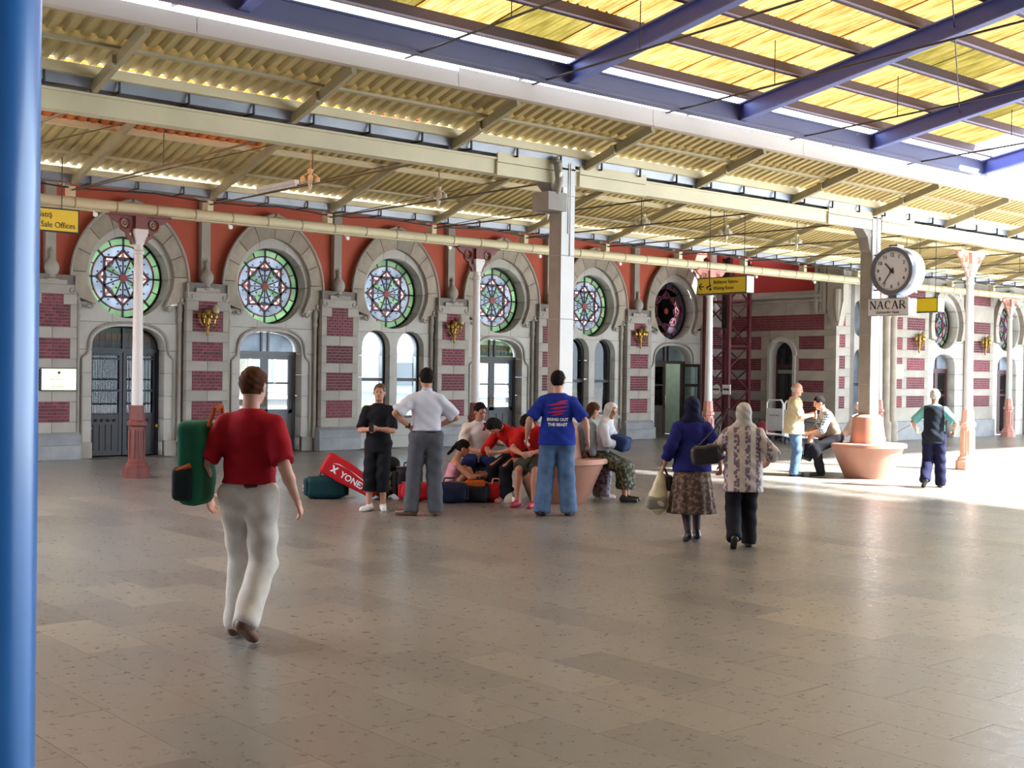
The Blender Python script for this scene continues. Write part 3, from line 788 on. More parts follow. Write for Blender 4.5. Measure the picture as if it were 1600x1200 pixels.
# spandrel filling above the arch
sp = [(20.55, 2.28), (20.55, 2.78), (21.47, 2.78), (21.47, 2.28)] + [p for p in reversed(pts[1:-1])]
MB().add([(XR + .04, p[0], p[1]) for p in sp] , [tuple(range(len(sp)))]).build('spandrel', STONEF, wr)
d6 = struct('door_6', (XR + .3, 21.01, 0))
f6 = MB().box(XR + .25, XR + .32, 20.63, 20.70, 0, 2.3).box(XR + .25, XR + .32, 21.32, 21.39, 0, 2.3).box(XR + .25, XR + .32, 20.7, 21.32, 1.95, 2.05).box(XR + .25, XR + .32, 20.7, 21.32, 1.2, 1.26).box(XR + .25, XR + .32, 20.98, 21.04, 0, 1.95)
f6.build('door_frame', mat('wood_maroon', (.06, .012, .018), .5), d6)
MB().box(XR + .27, XR + .30, 20.7, 21.32, .02, 1.95).build('glass_pane', mat('glass_dark_teal', (.02, .035, .04), .12), d6)
MB().box(XR + .27, XR + .30, 20.63, 21.39, 2.05, 2.64).build('fanlight', mat('glass_dark', (.012, .014, .02), .15), d6)
MB().box(XR + .24, XR + .26, 20.7, 21.32, 1.80, 1.90).build('pale_rail', mat('pale_green_rail', (.25, .3, .25), .5), d6)

# pavilion front
wp = struct('wall_pavilion')
zs = [(.90, 1.22), (1.42, 1.74), (1.94, 2.28), (2.50, 2.84), (3.06, 3.40), (3.90, 4.22)]
def pav_column(x0, x1, panels, zmax=5.9):
    MB().box(x0 + .01, x1 - .01, YP + .03, YP + .85, 0, zmax).build('wall_core', MORTAR, wp)
    block(wp, x0, x1, YP - .08, YP + .1, 0, .52, PLINTH)
    e = [.52]
    for a, b in zs: e += [a, b]
    e += [5.3]
    for i in range(0, len(e) - 1, 2): block(wp, x0, x1, YP, YP + .1, e[i], e[i + 1], STONE)
    Tp = lambda u, d, z: (u, YP + .012 + d, z)
    for a, b in zs:
        xs = x0
        for (pa, pb) in panels:
            block(wp, xs, pa, YP, YP + .1, a, b, STONE); bricks(wp, Tp, pa, pb, a, b, False); xs = pb
        block(wp, xs, x1, YP, YP + .1, a, b, STONE)
pav_column(XR, 28.25, [(XR + .17, 28.02)])
pav_column(29.55, 32.05, [(30.30, 30.72), (30.95, 31.85)])
pav_column(34.15, 35.65, [(34.35, 35.45)])
pav_column(37.75, 39.25, [(37.95, 39.05)])
pav_column(41.35, 46, [(41.6, 42.6)])
for x in (29.78, 30.10): MB().lathe([(.16, 0), (.16, .5), (.12, .55), (.11, .7), (.10, 3.3), (.13, 3.4), (.15, 3.6)], (x, YP - .1, 0), 14).build('half_column', STONEY, wp, smooth=40)
def pav_field(cx, hw):
    hole = circle(cx, 3.27, .70); dr = door_path(cx, .58, 2.42, .45)
    outl = [(cx - hw, 0)] + dr + [(cx + hw, 0), (cx + hw, 5.9), (cx - hw, 5.9)]
    me = plate_mesh('field', [outl, hole], YP + .12, YP + .5, STONEF)
    c = []
    for i in range(13):
        z0 = i * .46; c += [(cx - hw, cx - .01, z0, z0 + .46), (cx - .01, cx + hw, z0, z0 + .46)]
    cut_cells(me, c, .008, 'stone_block', STONEF, wp); bpy.data.meshes.remove(me)
    o2 = arc_side(.95, 3.2, 1.25, 2.85); i2 = arc_side(.78, 3.25, .9, 2.8); ring(wp, cx, YP - .02, YP + .3, STONE, o2, i2)
n_ = 30
for cx in (33.10 - .0, 36.70, 40.30):
    pav_field(cx, 1.05)
    lattice_rose(n_, cx, YP + .42, 3.27, .69); n_ += 1
    dd = struct('door_%d' % (n_ - 24), (cx, YP + .4, 0)); y = YP + .4
    fr = MB(); leaf_frame(fr, cx - .58, cx - .0, y, .02, 1.95, .08); leaf_frame(fr, cx + .0, cx + .58, y, .02, 1.95, .08); fr.box(cx - .58, cx + .58, y - .02, y + .02, 1.2, 1.26).box(cx - .58, cx + .58, y - .04, y + .04, 1.93, 2.0).box(cx - .03, cx + .03, y - .03, y + .03, 2.0, 2.4)
    fr.build('door_frame', mat('wood_maroon', (.06, .012, .018), .5), dd)
    MB().box(cx - .5, cx + .5, y - .004, y + .004, .1, 1.93).build('glass_pane', GLASS, dd)
    plate('fanlight_glass', [door_path(cx, .57, 2.41, .40, 2.0)], y - .004, y + .004, G_BLUE, dd)
# narrow arched window hidden behind the thick column
pl_ = [(28.25, 0), (29.55, 0), (29.55, 5.9), (28.25, 5.9)]
plate('stone_field', [pl_, door_path(28.9, .36, 2.5, .36, .7, p=2.0), [(28.62, 2.9), (28.9, 2.75), (29.18, 2.9), (29.35, 3.3), (29.18, 3.7), (28.9, 3.85), (28.62, 3.7), (28.45, 3.3)]], YP + .1, YP + .5, STONEF, wp)
w40 = struct('window_40', (28.9, YP + .4, 0))
MB().box(28.5, 28.56, YP + .36, YP + .42, .7, 2.2).box(29.24, 29.3, YP + .36, YP + .42, .7, 2.2).box(28.5, 29.3, YP + .36, YP + .42, 1.5, 1.57).box(28.5, 29.3, YP + .36, YP + .42, .66, .74).build('window_frame', FRAMEW, w40)
MB().box(28.5, 29.3, YP + .40, YP + .41, .7, 4).build('glass_pane', G_BLUE, w40)
# unseen walls, shaped to keep daylight off the left end
rc = struct('wall_unseen_block')
MB().box(-9.3, -9.2, -13, D + .4, -.02, 8).box(-9.2, 19, -13.1, -13.0, -.02, 8).build('unseen_block_wall', mat('unseen_block_dim', (.14, .135, .13), .9), rc)
# ---------------------------------------------------------------- canopies
can = struct('ceiling_canopy')
RODB = mat('rod_brown', (.10, .08, .05), .6)
SL = .28; ZV = 4.45
XE0, XE1 = 3.3, 46.0
RAF = [7.26 + 2.278 * i for i in range(-1, 17)]
def yz(Yv, Y): return ZV + SL * abs(Y - Yv)
def bar_y(mb, x, ya, za, yb_, zb, w, h, mi=0): mb.bar((x, ya, za), (x, yb_, zb), w, h, mi)
for x in RAF:
    MB().bar((x, YB - .12, yz(YB, YB - .12) + .05), (x, YC + .02, yz(YB, YC) + .05), .06, .11).build('rafter', CREAMD, can)
    MB().bar((x, YB + .12, yz(YB, YB + .12) + .05), (x, 15.62, yz(YB, 15.62) + .05), .06, .10).build('rafter', CREAMD, can)
    MB().bar((x, YA - .12, yz(YA, YA - .12) + .05), (x, 15.62, yz(YA, 15.62) + .05), .065, .11).build('rafter', CREAMD, can)
    MB().bar((x, YA + .12, yz(YA, YA + .12) + .05), (x, D + .02, yz(YA, D) + .05), .08, .12).build('rafter', CREAMD, can)
    # small cleat seen under each rafter of the outer roof
    MB().box(x - .07, x - .01, YB - .72, YB - .64, yz(YB, YB - .7) - .02, yz(YB, YB - .7) + .10).build('cleat', CREAMD, can)
for Y, Yv, h, M in ((YB - .20, YB, .10, CREAM), (YB - .78, YB, .03, CREAMD), (YC + .10, YB, .06, CREAMD),
                    (YB + .22, YB, .08, CREAM), (14.0, YB, .08, CREAM), (15.5, YB, .08, CREAM),
                    (YA - .22, YA, .09, CREAM), (17.95, YA, .035, CREAMD), (17.1, YA, .09, CREAM), (16.3, YA, .06, CREAM), (15.75, YA, .08, CREAM),
                    (YA + .22, YA, .08, CREAM), (21.0, YA, .08, CREAM)):
    z = yz(Yv, Y) + .11
    MB().box(XE0, XE1, Y - .04, Y + .04, z, z + h).build('purlin', M, can)
# fascia with joints, in lengths
for i in range(14):
    a = XE0 - 1 + i * 3.15; z0 = 4.93; zt = 5.072 if a < 8 else 5.115
    MB().box(a + .004, a + 3.146, YC - .04, YC + .03, z0, zt).box(a + .004, a + 3.146, YC - .055, YC + .04, z0 - .03, z0 + .0).build('fascia_board', FASCIA, can)
# corrugated sheets
PITCH = .163
def sheet_me(name, width, length, M, pitch=PITCH, amp=.021, seg=6):
    # pans with raised ribs, one lap wider than its module so neighbours overlap
    nw = round(width / pitch); b = MB(); vs = []; pr = []
    for i in range(nw):
        for u, z in ((0, -1), (.46, -1), (.60, 1), (.84, 1)): pr.append(((i + u) * pitch - width / 2, z * amp))
    pr += [(width / 2, -amp), (width / 2 + .03, -amp)]; n = len(pr) - 1
    for j in (0, 1): vs += [(x, (j - .5) * length, z) for x, z in pr]
    fs = [(i, i + 1, n + 2 + i, n + 1 + i) for i in range(n)]
    b.add(vs, fs); return b.mesh(name, M)
def sheet_row(parent, Yv, ya, yb_, sgn, lift, M, x0, x1, amp=.021, pitch=PITCH, slope=SL, z0=ZV + .205, single=True, pick=None, width=6):
    """sgn: +1 when the roof rises with growing Y"""
    L = math.hypot(yb_ - ya, slope * (yb_ - ya)); W = pitch * width; ang = math.atan(slope) * sgn
    yc = (ya + yb_) / 2; zc = z0 + slope * abs(yc - Yv) + lift; mes = {}
    n = int((x1 - x0) / W); joint = MB()
    for i in range(n):
        MM = pick(x0 + (i + .5) * W) if pick else M
        if MM.name not in mes: mes[MM.name] = sheet_me('corrugated_sheet', W, L, MM, pitch, amp)
        x = x0 + (i + .5) * W
        if single:
            o = link('corrugated_sheet', mes[MM.name], parent, (x, yc, zc + .003 * (i % 2))); o.rotation_euler = (ang + random.uniform(-.006, .006), 0, random.uniform(-.002, .002))
        else:
            me = mes[MM.name]; c, s_ = math.cos(ang), math.sin(ang)
            joint.add([(v.co.x + x, v.co.y * c - v.co.z * s_ + yc, v.co.y * s_ + v.co.z * c + zc) for v in me.vertices], [tuple(p.vertices) for p in me.polygons])
    if not single: tag(joint.build('corrugated_sheets', M, parent), kind='stuff')
pickA = lambda x: (SHEETO if (x < 9 and random.random() < .6) else SHEET)
pickR = lambda x: (CSHEET if (x < 10 and random.random() < .7) else (SHEETO if x < 11.5 and random.random() < .5 else SHEET))
XS0, XS1 = 3.6, 45.0
sheet_row(can, YB, 11.58, 12.26, -1, .045, SHEET, XS0, 38)
sheet_row(can, YB, 11.09, 11.64, -1, -.005, SHEET, XS0, 38)
sheet_row(can, YA, 17.05, 18.60, -1, .045, SHEET, XS0, XS1)
sheet_row(can, YA, 16.25, 17.12, -1, -.005, SHEET, XS0, XS1, pick=pickA)
sheet_row(can, YA, 15.55, 16.32, -1, .02, SHEET, XS0, XS1, pick=pickR)
sheet_row(can, YB, 12.62, 14.05, 1, .02, SHEET, XS0, XS1, pick=pickA)
sheet_row(can, YB, 14.00, 15.66, 1, -.005, SHEET, XS0, XS1, pick=pickR)
sheet_row(can, YA, 19.02, 21.1, 1, .02, SHEET, XS0, XS1, single=False)
sheet_row(can, YA, 21.05, 23.4, 1, -.005, SHEET, XS0, 28, single=False)
# ridge cap
MB().prism([(15.40, 5.48), (15.61, 5.56), (15.82, 5.48), (15.61, 5.54)], 'x', XE0, XE1).build('ridge_cap', GUTTER, can)
# no cover here; the unseen hall sheets are made opaque to dim that end
# gutters
for Yv in (YB, YA):
    g = MB().prism([(Yv - .17, 4.66), (Yv - .12, 4.52), (Yv + .12, 4.52), (Yv + .17, 4.66), (Yv + .15, 4.66), (Yv + .11, 4.535), (Yv - .11, 4.535), (Yv - .15, 4.66)], 'x', XE0, XE1)
    g.build('gutter', GUTTER, can)
    x = XE0 + .4
    while x < 40:
        MB().box(x - .008, x + .008, Yv - .18, Yv + .18, 4.505, 4.525).box(x - .008, x + .008, Yv - .19, Yv - .165, 4.5, 4.68).build('gutter_clip', DARK, can); x += .76
# beams
bB = MB().box(XE0, XE1, YB - .09, YB + .09, 4.27, 4.47).box(XE0, XE1, YB - .12, YB + .12, 4.45, 4.475)
bB.build('beam', CREAM, can)
for a, b in ((10.25, 11.36), (11.7, 13.0), (17.35, 18.6), (18.9, 19.9)):
    MB().box(a, b, YB - .13, YB - .09, 4.42, 4.70).box(a, b, YB - .125, YB - .09, 4.25, 4.41).build('beam_casing', CREAM, can)
x = 7.26 - 1.139
MB().tube((XE0, YA, 4.22), (XE1, YA, 4.22), .09, n=14).box(XE0, XE1, YA - .07, YA + .07, 4.12, 4.135).build('beam_tube', CREAM, can, smooth=40)
x = 4.0
while x < 40:
    MB().tube((x, YA, 4.22), (x + .02, YA, 4.22), .098, n=14).build('tube_collar', CREAMD, can, smooth=40); x += .66
for x in RAF:
    MB().box(x - .05, x + .05, YA - .08, YA + .08, 4.30, 4.46).build('rafter_shoe', CREAM, can)
    MB().tube((x + .35, YA - .09, 4.06), (x + .35, YA - .12, 4.06), .035, n=12).tube((x + .35, YA - .09, 4.06), (x + .35, YA, 4.14), .015, n=6).build('insulator', WHITE, can)
    # tie rods of the ridge trusses
    MB().tube((x, YA, 4.40), (x, YB, 4.40), .014, n=6).tube((x, 15.6, 4.4), (x, 15.6, 5.3), .008, n=6).build('tie_rod', RODB, can)
    MB().tube((x + .1, YA, 4.42), (x + 2.1, 16.4, 5.05), .008, n=6).build('brace_rod', RODB, can)
    MB().box(x - .02, x + .02, YB - .05, YB + .05, 4.47, 4.54).build('gutter_post', DARK, can)
# cables sagging along the gutters
for Yv, zz in ((YB + .05, 4.50), (YA - .05, 4.46)):
    for j in range(12):
        a = 4 + j * 2.278; c = MB(); pts = []
        for i in range(9):
            t = i / 8; pts.append((a + 2.278 * t, Yv, zz + .03 - .05 * math.sin(PI * t) + random.uniform(-.008, .008)))
        c.path(pts, .012, 5).build('cable', DARK, can)

# ---------------------------------------------------------------- main hall roof (blue steel, yellow translucent sheets)
hall = struct('ceiling_hall')
HS = .17; HY = 10.9; HZ = 5.13; RID = -1.0
HX = [-7.1, -2.8, 1.5, 5.82, 10.12, 13.25, 16.32, 19.58]
def hz(Y): return HZ + HS * (HY - Y) if Y > RID else HZ + HS * (HY - RID) - HS * (RID - Y)
hb = MB()
hb.box(-9, 19.62, HY - .09, HY - .07, 5.13, 5.33).box(-9, 19.62, HY - .13, HY + .0, 5.10, 5.13).box(-9, 19.62, HY - .13, HY, 5.33, 5.35)
hb.build('edge_beam', BLUED, hall)
for x in HX:
    r = MB()
    for ya, yb_ in ((HY, RID), (RID, -12.9)):
        a = (x, ya, hz(ya) + .11); b = (x, yb_, hz(yb_) + .11)
        r.bar(a, b, .03, .20)
    ro = r.build('rafter', BLUES, hall)
    fl = MB()
    for ya, yb_ in ((HY, RID), (RID, -12.9)):
        for dz in (0.0, .22): fl.bar((x, ya, hz(ya) + dz), (x, yb_, hz(yb_) + dz), .12, .02)
    fl.build('flange', mat('paint_blue_flange', (.16, .19, .45), .5), ro)
SHEETB = mat('sheet_opaque_unseen', (.16, .155, .15), .8)  # unseen hall sheets, made opaque and dark to cut the roof light
Y = 10.68; PY = []
while Y > -12.5: PY.append(Y); Y -= .84
for Y in PY:
    z = hz(Y) + .24
    MB().box(-9, 19.62, Y - .035, Y + .035, z, z + .13).build('purlin', PURL, hall)
    MB().box(-9, 19.62, Y - .06, Y - .035, z - .005, z + .01).build('purlin_lip', mat('paint_lilac_lip', (.32, .28, .42), .5), hall)
random.seed(11)
pk = lambda x: (YSHEETG if random.random() < .12 else YSHEET)
for i, Y in enumerate(PY[:-1]):
    y1 = Y + .10; y0 = Y - .84 + .02
    vis = i < 9
    if Y - .84 < RID and Y > RID: continue
    if Y > RID:
        pick = (lambda x: YSHEETG if random.random() < .55 else YSHEET) if i == 4 else pk
        if vis:
            sheet_row(hall, HY, y0, y1, -1, 0 if i % 2 else .004, YSHEET, 1.6, 19.7, amp=.024, pitch=.146, slope=HS, z0=HZ + .40, pick=pick, width=7)
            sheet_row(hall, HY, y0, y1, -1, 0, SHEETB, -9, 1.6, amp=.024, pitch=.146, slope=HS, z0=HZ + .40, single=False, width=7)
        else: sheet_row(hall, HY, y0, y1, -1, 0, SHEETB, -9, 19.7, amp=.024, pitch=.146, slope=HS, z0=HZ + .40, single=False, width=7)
    else:
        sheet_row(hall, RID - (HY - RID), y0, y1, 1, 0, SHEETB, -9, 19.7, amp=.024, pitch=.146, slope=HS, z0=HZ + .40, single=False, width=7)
MB().prism([(RID - .9, hz(RID) + .22), (RID, hz(RID) + .50), (RID + .9, hz(RID) + .22), (RID + .9, hz(RID) + .34), (RID, hz(RID) + .62), (RID - .9, hz(RID) + .34)], 'x', -9, 19.7).build('ridge_cap', GUTTER, hall)
# tie rods with hangers, struts to the fascia
tr = [3.6, 7.9, 9.7, 12.0, 14.6, 17.6]
for x in tr:
    MB().tube((x, YC + .0, 5.10), (x, 3.5, 5.42), .013, n=6, mi=0).build('tie_rod', ROD, hall)
    for Y in (9.3, 6.2):
        MB().tube((x, Y, 5.10 + (YC - Y) * .0423), (x, Y, hz(Y) + .3), .006, n=5).build('hanger', ROD, hall)
for x in (5.2, 9.5, 12.4, 15.6):
    MB().bar((x, YC - .02, 5.12), (x + .35, HY - .1, 5.34), .03, .03).build('strut', RODL, hall)
for x0_, x1_ in ((10.12, 16.32), (13.25, 19.6)):
    MB().tube((x0_, 6.0, hz(6) + .1), (x1_, 9.4, hz(9.4) + .1), .008, n=5).build('wind_brace', ROD, hall)

# ---------------------------------------------------------------- columns
t = thing('column', (1.394, 4.335, 0), 'glossy blue round steel column in the left foreground', 'column')
MB().lathe([(.24, 0), (.24, .03), (.165, .04), (.165, 6.55)], (1.394, 4.335, 0), 48).build('shaft', PILLAR, t, smooth=40)
def slim_column(x, y, label, red, group=None):
    t = thing('cast_iron_column', (x, y, 0), label, 'column', group)
    b = MB(); o = PI / 8
    b.lathe([(.21, 0), (.21, .16), (.17, .19), (.17, .23), (.13, .26), (.12, .80), (.15, .83), (.15, .88), (.12, .91), (.105, 1.14)], (x, y, 0), 8, rot=o)
    b.build('pedestal', red, t)
    rb = MB()
    for i in range(8):
        a = i * PI / 4; px, py = x + .118 * math.cos(a), y + .118 * math.sin(a)
        rb.lathe([(.012, .30), (.02, .34), (.02, .72), (.012, .76)], (px, py, 0), 6)
    rb.build('pedestal_rib', red, t)
    MB().lathe([(.088, 1.14), (.085, 1.6), (.068, 3.50), (.085, 3.52), (.085, 3.56), (.068, 3.58), (.068, 3.66)], (x, y, 0), 20).build('shaft', WHITEP, t, smooth=40)
    MB().lathe([(.09, 3.66), (.10, 3.72), (.155, 3.84), (.155, 3.90)], (x, y, 0), 4, rot=PI / 4).build('capital', WHITEP, t)
    MB().box(x - .09, x + .09, y - .09, y + .09, 3.90, 4.13).box(x - .5, x + .5, y - .1, y + .1, 4.10, 4.13).build('top_post', red, t)
    for s in (-1, 1):
        outl = [(.09, 3.66), (.13, 3.66), (.15, 3.74), (.20, 3.76), (.22, 3.84), (.30, 3.88), (.33, 3.98), (.42, 4.02), (.50, 4.10), (.09, 4.10)]
        outl = [(x + s * a, z) for a, z in outl]
        plate('bracket', [outl, circle(x + s * .235, 3.985, .065, 16), circle(x + s * .14, 3.82, .028, 10)], y - .03, y + .03, red, t)
        rg = MB()
        c = circle(x + s * .235, 3.985, .085, 16)
        rg.path([(a, y - .035, z) for a, z in c + c[:1]], .014, 5)
        c = circle(x + s * .235, 3.985, .03, 8); rg.path([(a, y - .02, z) for a, z in c + c[:1]], .01, 5)
        rg.build('bracket_ring', red, t)
    return t
A1, DA = 8.354, 6.834
labs = ['white cast iron column with red pedestal, first one right of the blue column', 'white cast iron column behind the seated youth in the white t-shirt', 'white cast iron column under the yellow waiting room sign', 'white cast iron column hidden behind the thick clock column', 'white cast iron column farthest to the right by the pavilion door']
for i, l in enumerate(labs): slim_column(A1 + DA * i, YA, l, REDP if i < 2 else PINKP, 'cast iron columns along the facade')
slim_column(22.05, YB, 'slim white column with tall pinkish pedestal right of the walking man in the vest', mat('paint_salmon', (.72, .42, .30), .5, var=.08), None)
def thick_column(x, label):
    t = thing('square_column', (x, YB, 0), label, 'column', 'thick square columns under the canopy')
    w_ = .12
    MB().box(x - w_, x + w_, YB - w_, YB + w_, 0, 4.85).build('shaft', WHITEP, t)
    MB().box(x - w_ - .006, x - w_ + .002, YB - w_ + .01, YB + w_ - .01, .6, 4.80).build('side_cladding', BEIGEP, t)
    for z in (1.6, 2.45, 3.3, 4.1): MB().box(x - w_ - .009, x + w_ + .003, YB - w_ - .004, YB + w_ + .004, z, z + .012).build('joint_band', mat('joint_grey', (.35, .34, .33), .6), t)
    MB().prism([(x - .17, 4.85), (x + .17, 4.85), (x + .30, 4.97), (x - .30, 4.97)], 'y', YB - .20, YB + .2).build('flared_head', WHITEP, t)
    MB().box(x - .005, x + .008, YB - w_ - .012, YB - w_, 3.6, 4.8).box(x + .03, x + .042, YB - w_ - .012, YB - w_, 3.3, 4.8).build('conduit', WHITEP, t)
    MB().prism([(x - .40, 4.26), (x - .12, 4.26), (x - .12, 3.86), (x - .18, 3.92), (x - .24, 4.12)], 'y', YB - .10, YB + .1).build('haunch', BEIGEP, t)
    return t
t1 = thick_column(11.50, 'thick square cream column rising behind the man in the blue t-shirt')
MB().path([(11.20, YB - .16, 4.55), (11.20, YB - .22, 4.5), (11.24, YB - .22, 4.3), (11.22, YB - .18, 4.1)], .055, 10).build('drain_pipe', BEIGEP, t1, smooth=50)
MB().box(11.05, 11.38, YB - .22, YB + .1, 3.88, 4.12).build('drain_box', BEIGEP, t1)
MB().box(11.33, 11.40, YB - .20, YB - .12, 3.98, 4.2).build('switch_box', WHITE, t1)
t2 = thick_column(18.75, 'thick square white column that carries the round clock')
def planter(x, label):
    t = thing('planter_bench', (x, YB, 0), label, 'bench', 'round terracotta planter benches')
    MB().lathe([(.38, 0), (.40, .04), (.61, .52), (.66, .53), (.66, .58), (.62, .585), (.35, .585), (.35, .5)], (x, YB, 0), 40).build('bowl', TERRA, t, smooth=35)
    MB().lathe([(.30, .56), (.30, .60), (.245, 1.04), (.20, 1.08), (.15, 1.09)], (x, YB, 0), 36).build('inner_drum', TERRA, t, smooth=35)
    MB().lathe([(.645, .580), (.645, .592), (.36, .592), (.36, .58)], (x, YB, 0), 40).build('seat_rim', mat('planter_rim', (.55, .27, .19), .5), t, smooth=30)
    return t
planter(11.50, 'round terracotta bench around the thick column, people sitting all round it')
planter(18.75, 'round terracotta bench around the clock column, one man seated on its left')

# ---------------------------------------------------------------- clock and signs
VX, VY, VZ = Vector((1, 0, 0)), Vector((0, 1, 0)), Vector((0, 0, 1))
FACE_L = (Vector((0, -1, 0)), VZ, Vector((-1, 0, 0)))       # lettering that faces left (-X)
FACE_C = (VX, VZ, Vector((0, -1, 0)))                        # lettering that faces the camera side (-Y)
cx_, cy_, cz_ = 18.55, 11.86, 3.52
ck = thing('clock', (cx_, cy_, cz_), 'large round station clock bracketed on the thick column above the NACAR sign', 'clock')
MB().tube((cx_ - .02, cy_, cz_), (cx_ + .34, cy_, cz_), .40, n=40).build('case', mat('clock_case_silver', (.62, .68, .74), .35, .3), ck, smooth=40)
rim = MB(); n = 40
for i in range(n):
    a0, a1 = 2 * PI * i / n, 2 * PI * (i + 1) / n
    q = []
    for a in (a0, a1):
        for r_, dx_ in ((.325, -.02), (.335, -.05), (.40, -.05), (.415, -.02), (.415, .05)): q.append((cx_ + dx_, cy_ + r_ * math.cos(a), cz_ + r_ * math.sin(a)))
    rim.add(q, [(j, j + 1, j + 6, j + 5) for j in range(4)])
rim.build('bezel', mat('bezel_grey', (.09, .09, .11), .4), ck, smooth=40)
MB().tube((cx_ - .03, cy_, cz_), (cx_ - .02, cy_, cz_), .335, n=40).build('dial', mat('dial_pale', (.62, .62, .66), .4, var=.02), ck)
for h in range(1, 13):
    a = PI / 2 - h * PI / 6; r_ = .262
    put_text('numeral', str(h), .085, BLACK, (cx_ - .033, cy_ - r_ * math.cos(a), cz_ + r_ * math.sin(a)), FACE_L, ck, bold=.001)
tk = MB()
for i in range(60):
    a = i * PI / 30; l = .018 if i % 5 else .03
    p0 = Vector((cx_ - .032, cy_ - .32 * math.cos(a), cz_ + .32 * math.sin(a))); p1 = Vector((cx_ - .032, cy_ - (.32 - l) * math.cos(a), cz_ + (.32 - l) * math.sin(a))); tk.bar(p0, p1, .004, .004, up=(1, 0, 0))
tag(tk.build('minute_marks', BLACK, ck), kind='stuff')
def hand(ang, l, w_, nm):   # ang clockwise from 12, degrees
    a = math.radians(ang); u = Vector((0, -math.sin(a), math.cos(a))); s_ = Vector((0, -u.z, u.y)); c = Vector((cx_ - .042, cy_, cz_))
    p = [c - u * .06 - s_ * w_ * .7, c - u * .06 + s_ * w_ * .7, c + u * l + s_ * w_ * .45, c + u * l - s_ * w_ * .45]
    b = MB().add([q + Vector((d, 0, 0)) for d in (-.002, .002) for q in p], [(0, 1, 2, 3), (7, 6, 5, 4), (0, 4, 5, 1), (1, 5, 6, 2), (2, 6, 7, 3), (3, 7, 4, 0)]); b.build(nm, BLACK, ck)
hand(316, .18, .022, 'hour_hand'); hand(216, .275, .016, 'minute_hand')
MB().tube((cx_ - .05, cy_, cz_), (cx_ - .03, cy_, cz_), .035, n=16).build('hub', BLACK, ck)
MB().box(cx_ + .0, cx_ + .2, cy_ - .08, cy_ + .08, cz_ - .45, cz_ - .38).build('clamp', mat('bezel_grey', (.09, .09, .11), .4), ck)
MB().box(cx_ + .0, cx_ + .2, cy_ - .08, cy_ + .08, cz_ + .38, cz_ + .44).build('clamp', mat('bezel_grey', (.09, .09, .11), .4), ck)
for z in (cz_ - .30, cz_ - .14, cz_ + .14, cz_ + .30):
    MB().tube((cx_ + .15, cy_ + .28, z), (cx_ + .15, YB - .1, z), .012, n=8).build('arm', DARK, ck)
MB().tube((cx_ + .15, cy_ - .06, cz_ - .44), (cx_ + .15, cy_ - .06, cz_ - .472), .012).build('hanger', DARK, ck)
MB().tube((cx_ + .15, cy_ + .06, cz_ - .44), (cx_ + .15, cy_ + .06, cz_ - .472), .012).build('hanger', DARK, ck)

sg = thing('advert_sign', (18.55, 11.95, 2.91), 'small light box sign reading NACAR hanging below the clock', 'sign')
MB().box(18.55, 18.80, 11.56, 12.30, 2.78, 3.05).build('side_casing', LBLUE, sg)
MB().box(18.53, 18.55, 11.54, 12.32, 2.765, 3.065).build('frame', mat('sign_frame_grey', (.3, .3, .34), .5), sg)
MB().box(18.522, 18.53, 11.555, 12.305, 2.78, 3.05).build('face_panel', mat('sign_face_grey', (.62, .60, .62), .5, var=.02), sg)
# serif capitals drawn as strokes: thick and thin bars with feet
def serif(word, y_left, zb, h, wtot, par, x):
    w1 = wtot / len(word); b = MB()
    def st(p, q, t, yl):
        P = lambda u: Vector((x, yl - u[0] * w1 * .86, zb + u[1] * h)); b.bar(P(p), P(q), t, .004, up=(1, 0, 0))
    tk_, tn = .024, .010
    for i, ch in enumerate(word):
        yl = y_left - i * w1
        if ch == 'N':
            st((.12, 0), (.12, 1), tn, yl); st((.12, 1), (.88, 0), tk_, yl); st((.88, 0), (.88, 1), tn, yl); st((0, .98), (.2, .98), tn, yl); st((0, .02), (.26, .02), tn, yl); st((.74, .98), (1, .98), tn, yl)
        if ch == 'A':
            st((.08, 0), (.5, 1), tn, yl); st((.5, 1), (.9, 0), tk_, yl); st((.25, .36), (.76, .36), tn, yl); st((-.04, .02), (.22, .02), tn, yl); st((.74, .02), (1.04, .02), tn, yl)
        if ch == 'C':
            pts = [(.55 + .42 * math.cos(a), .5 + .49 * math.sin(a)) for a in [math.radians(50 + 26 * j) for j in range(11)]]
            for j, (p, q) in enumerate(zip(pts, pts[1:])): st(p, q, tk_ if 2 < j < 7 else tn * 1.2, yl)
            st(pts[0], (pts[0][0] + .03, .68), tn, yl)
        if ch == 'R':
            st((.16, 0), (.16, 1), tk_, yl); st((.02, .98), (.5, .98), tn, yl); st((.02, .02), (.34, .02), tn, yl)
            pts = [(.48 + .30 * math.cos(a), .74 + .24 * math.sin(a)) for a in [math.radians(90 - 22.5 * j) for j in range(9)]]
            for j, (p, q) in enumerate(zip(pts, pts[1:])): st(p, q, tk_ * .9 if 2 < j < 6 else tn, yl)
            st((.16, .5), (.5, .5), tn, yl); st((.46, .5), (.98, 0), tk_, yl)
    return b.build('lettering', BLACK, par)
serif('NACAR', 12.27, 2.885, .135, .70, sg, 18.518)
put_text('lettering', 'Güvenilir Saat', .055, BLACK, (18.518, 11.93, 2.825), FACE_L, sg, width=.44)

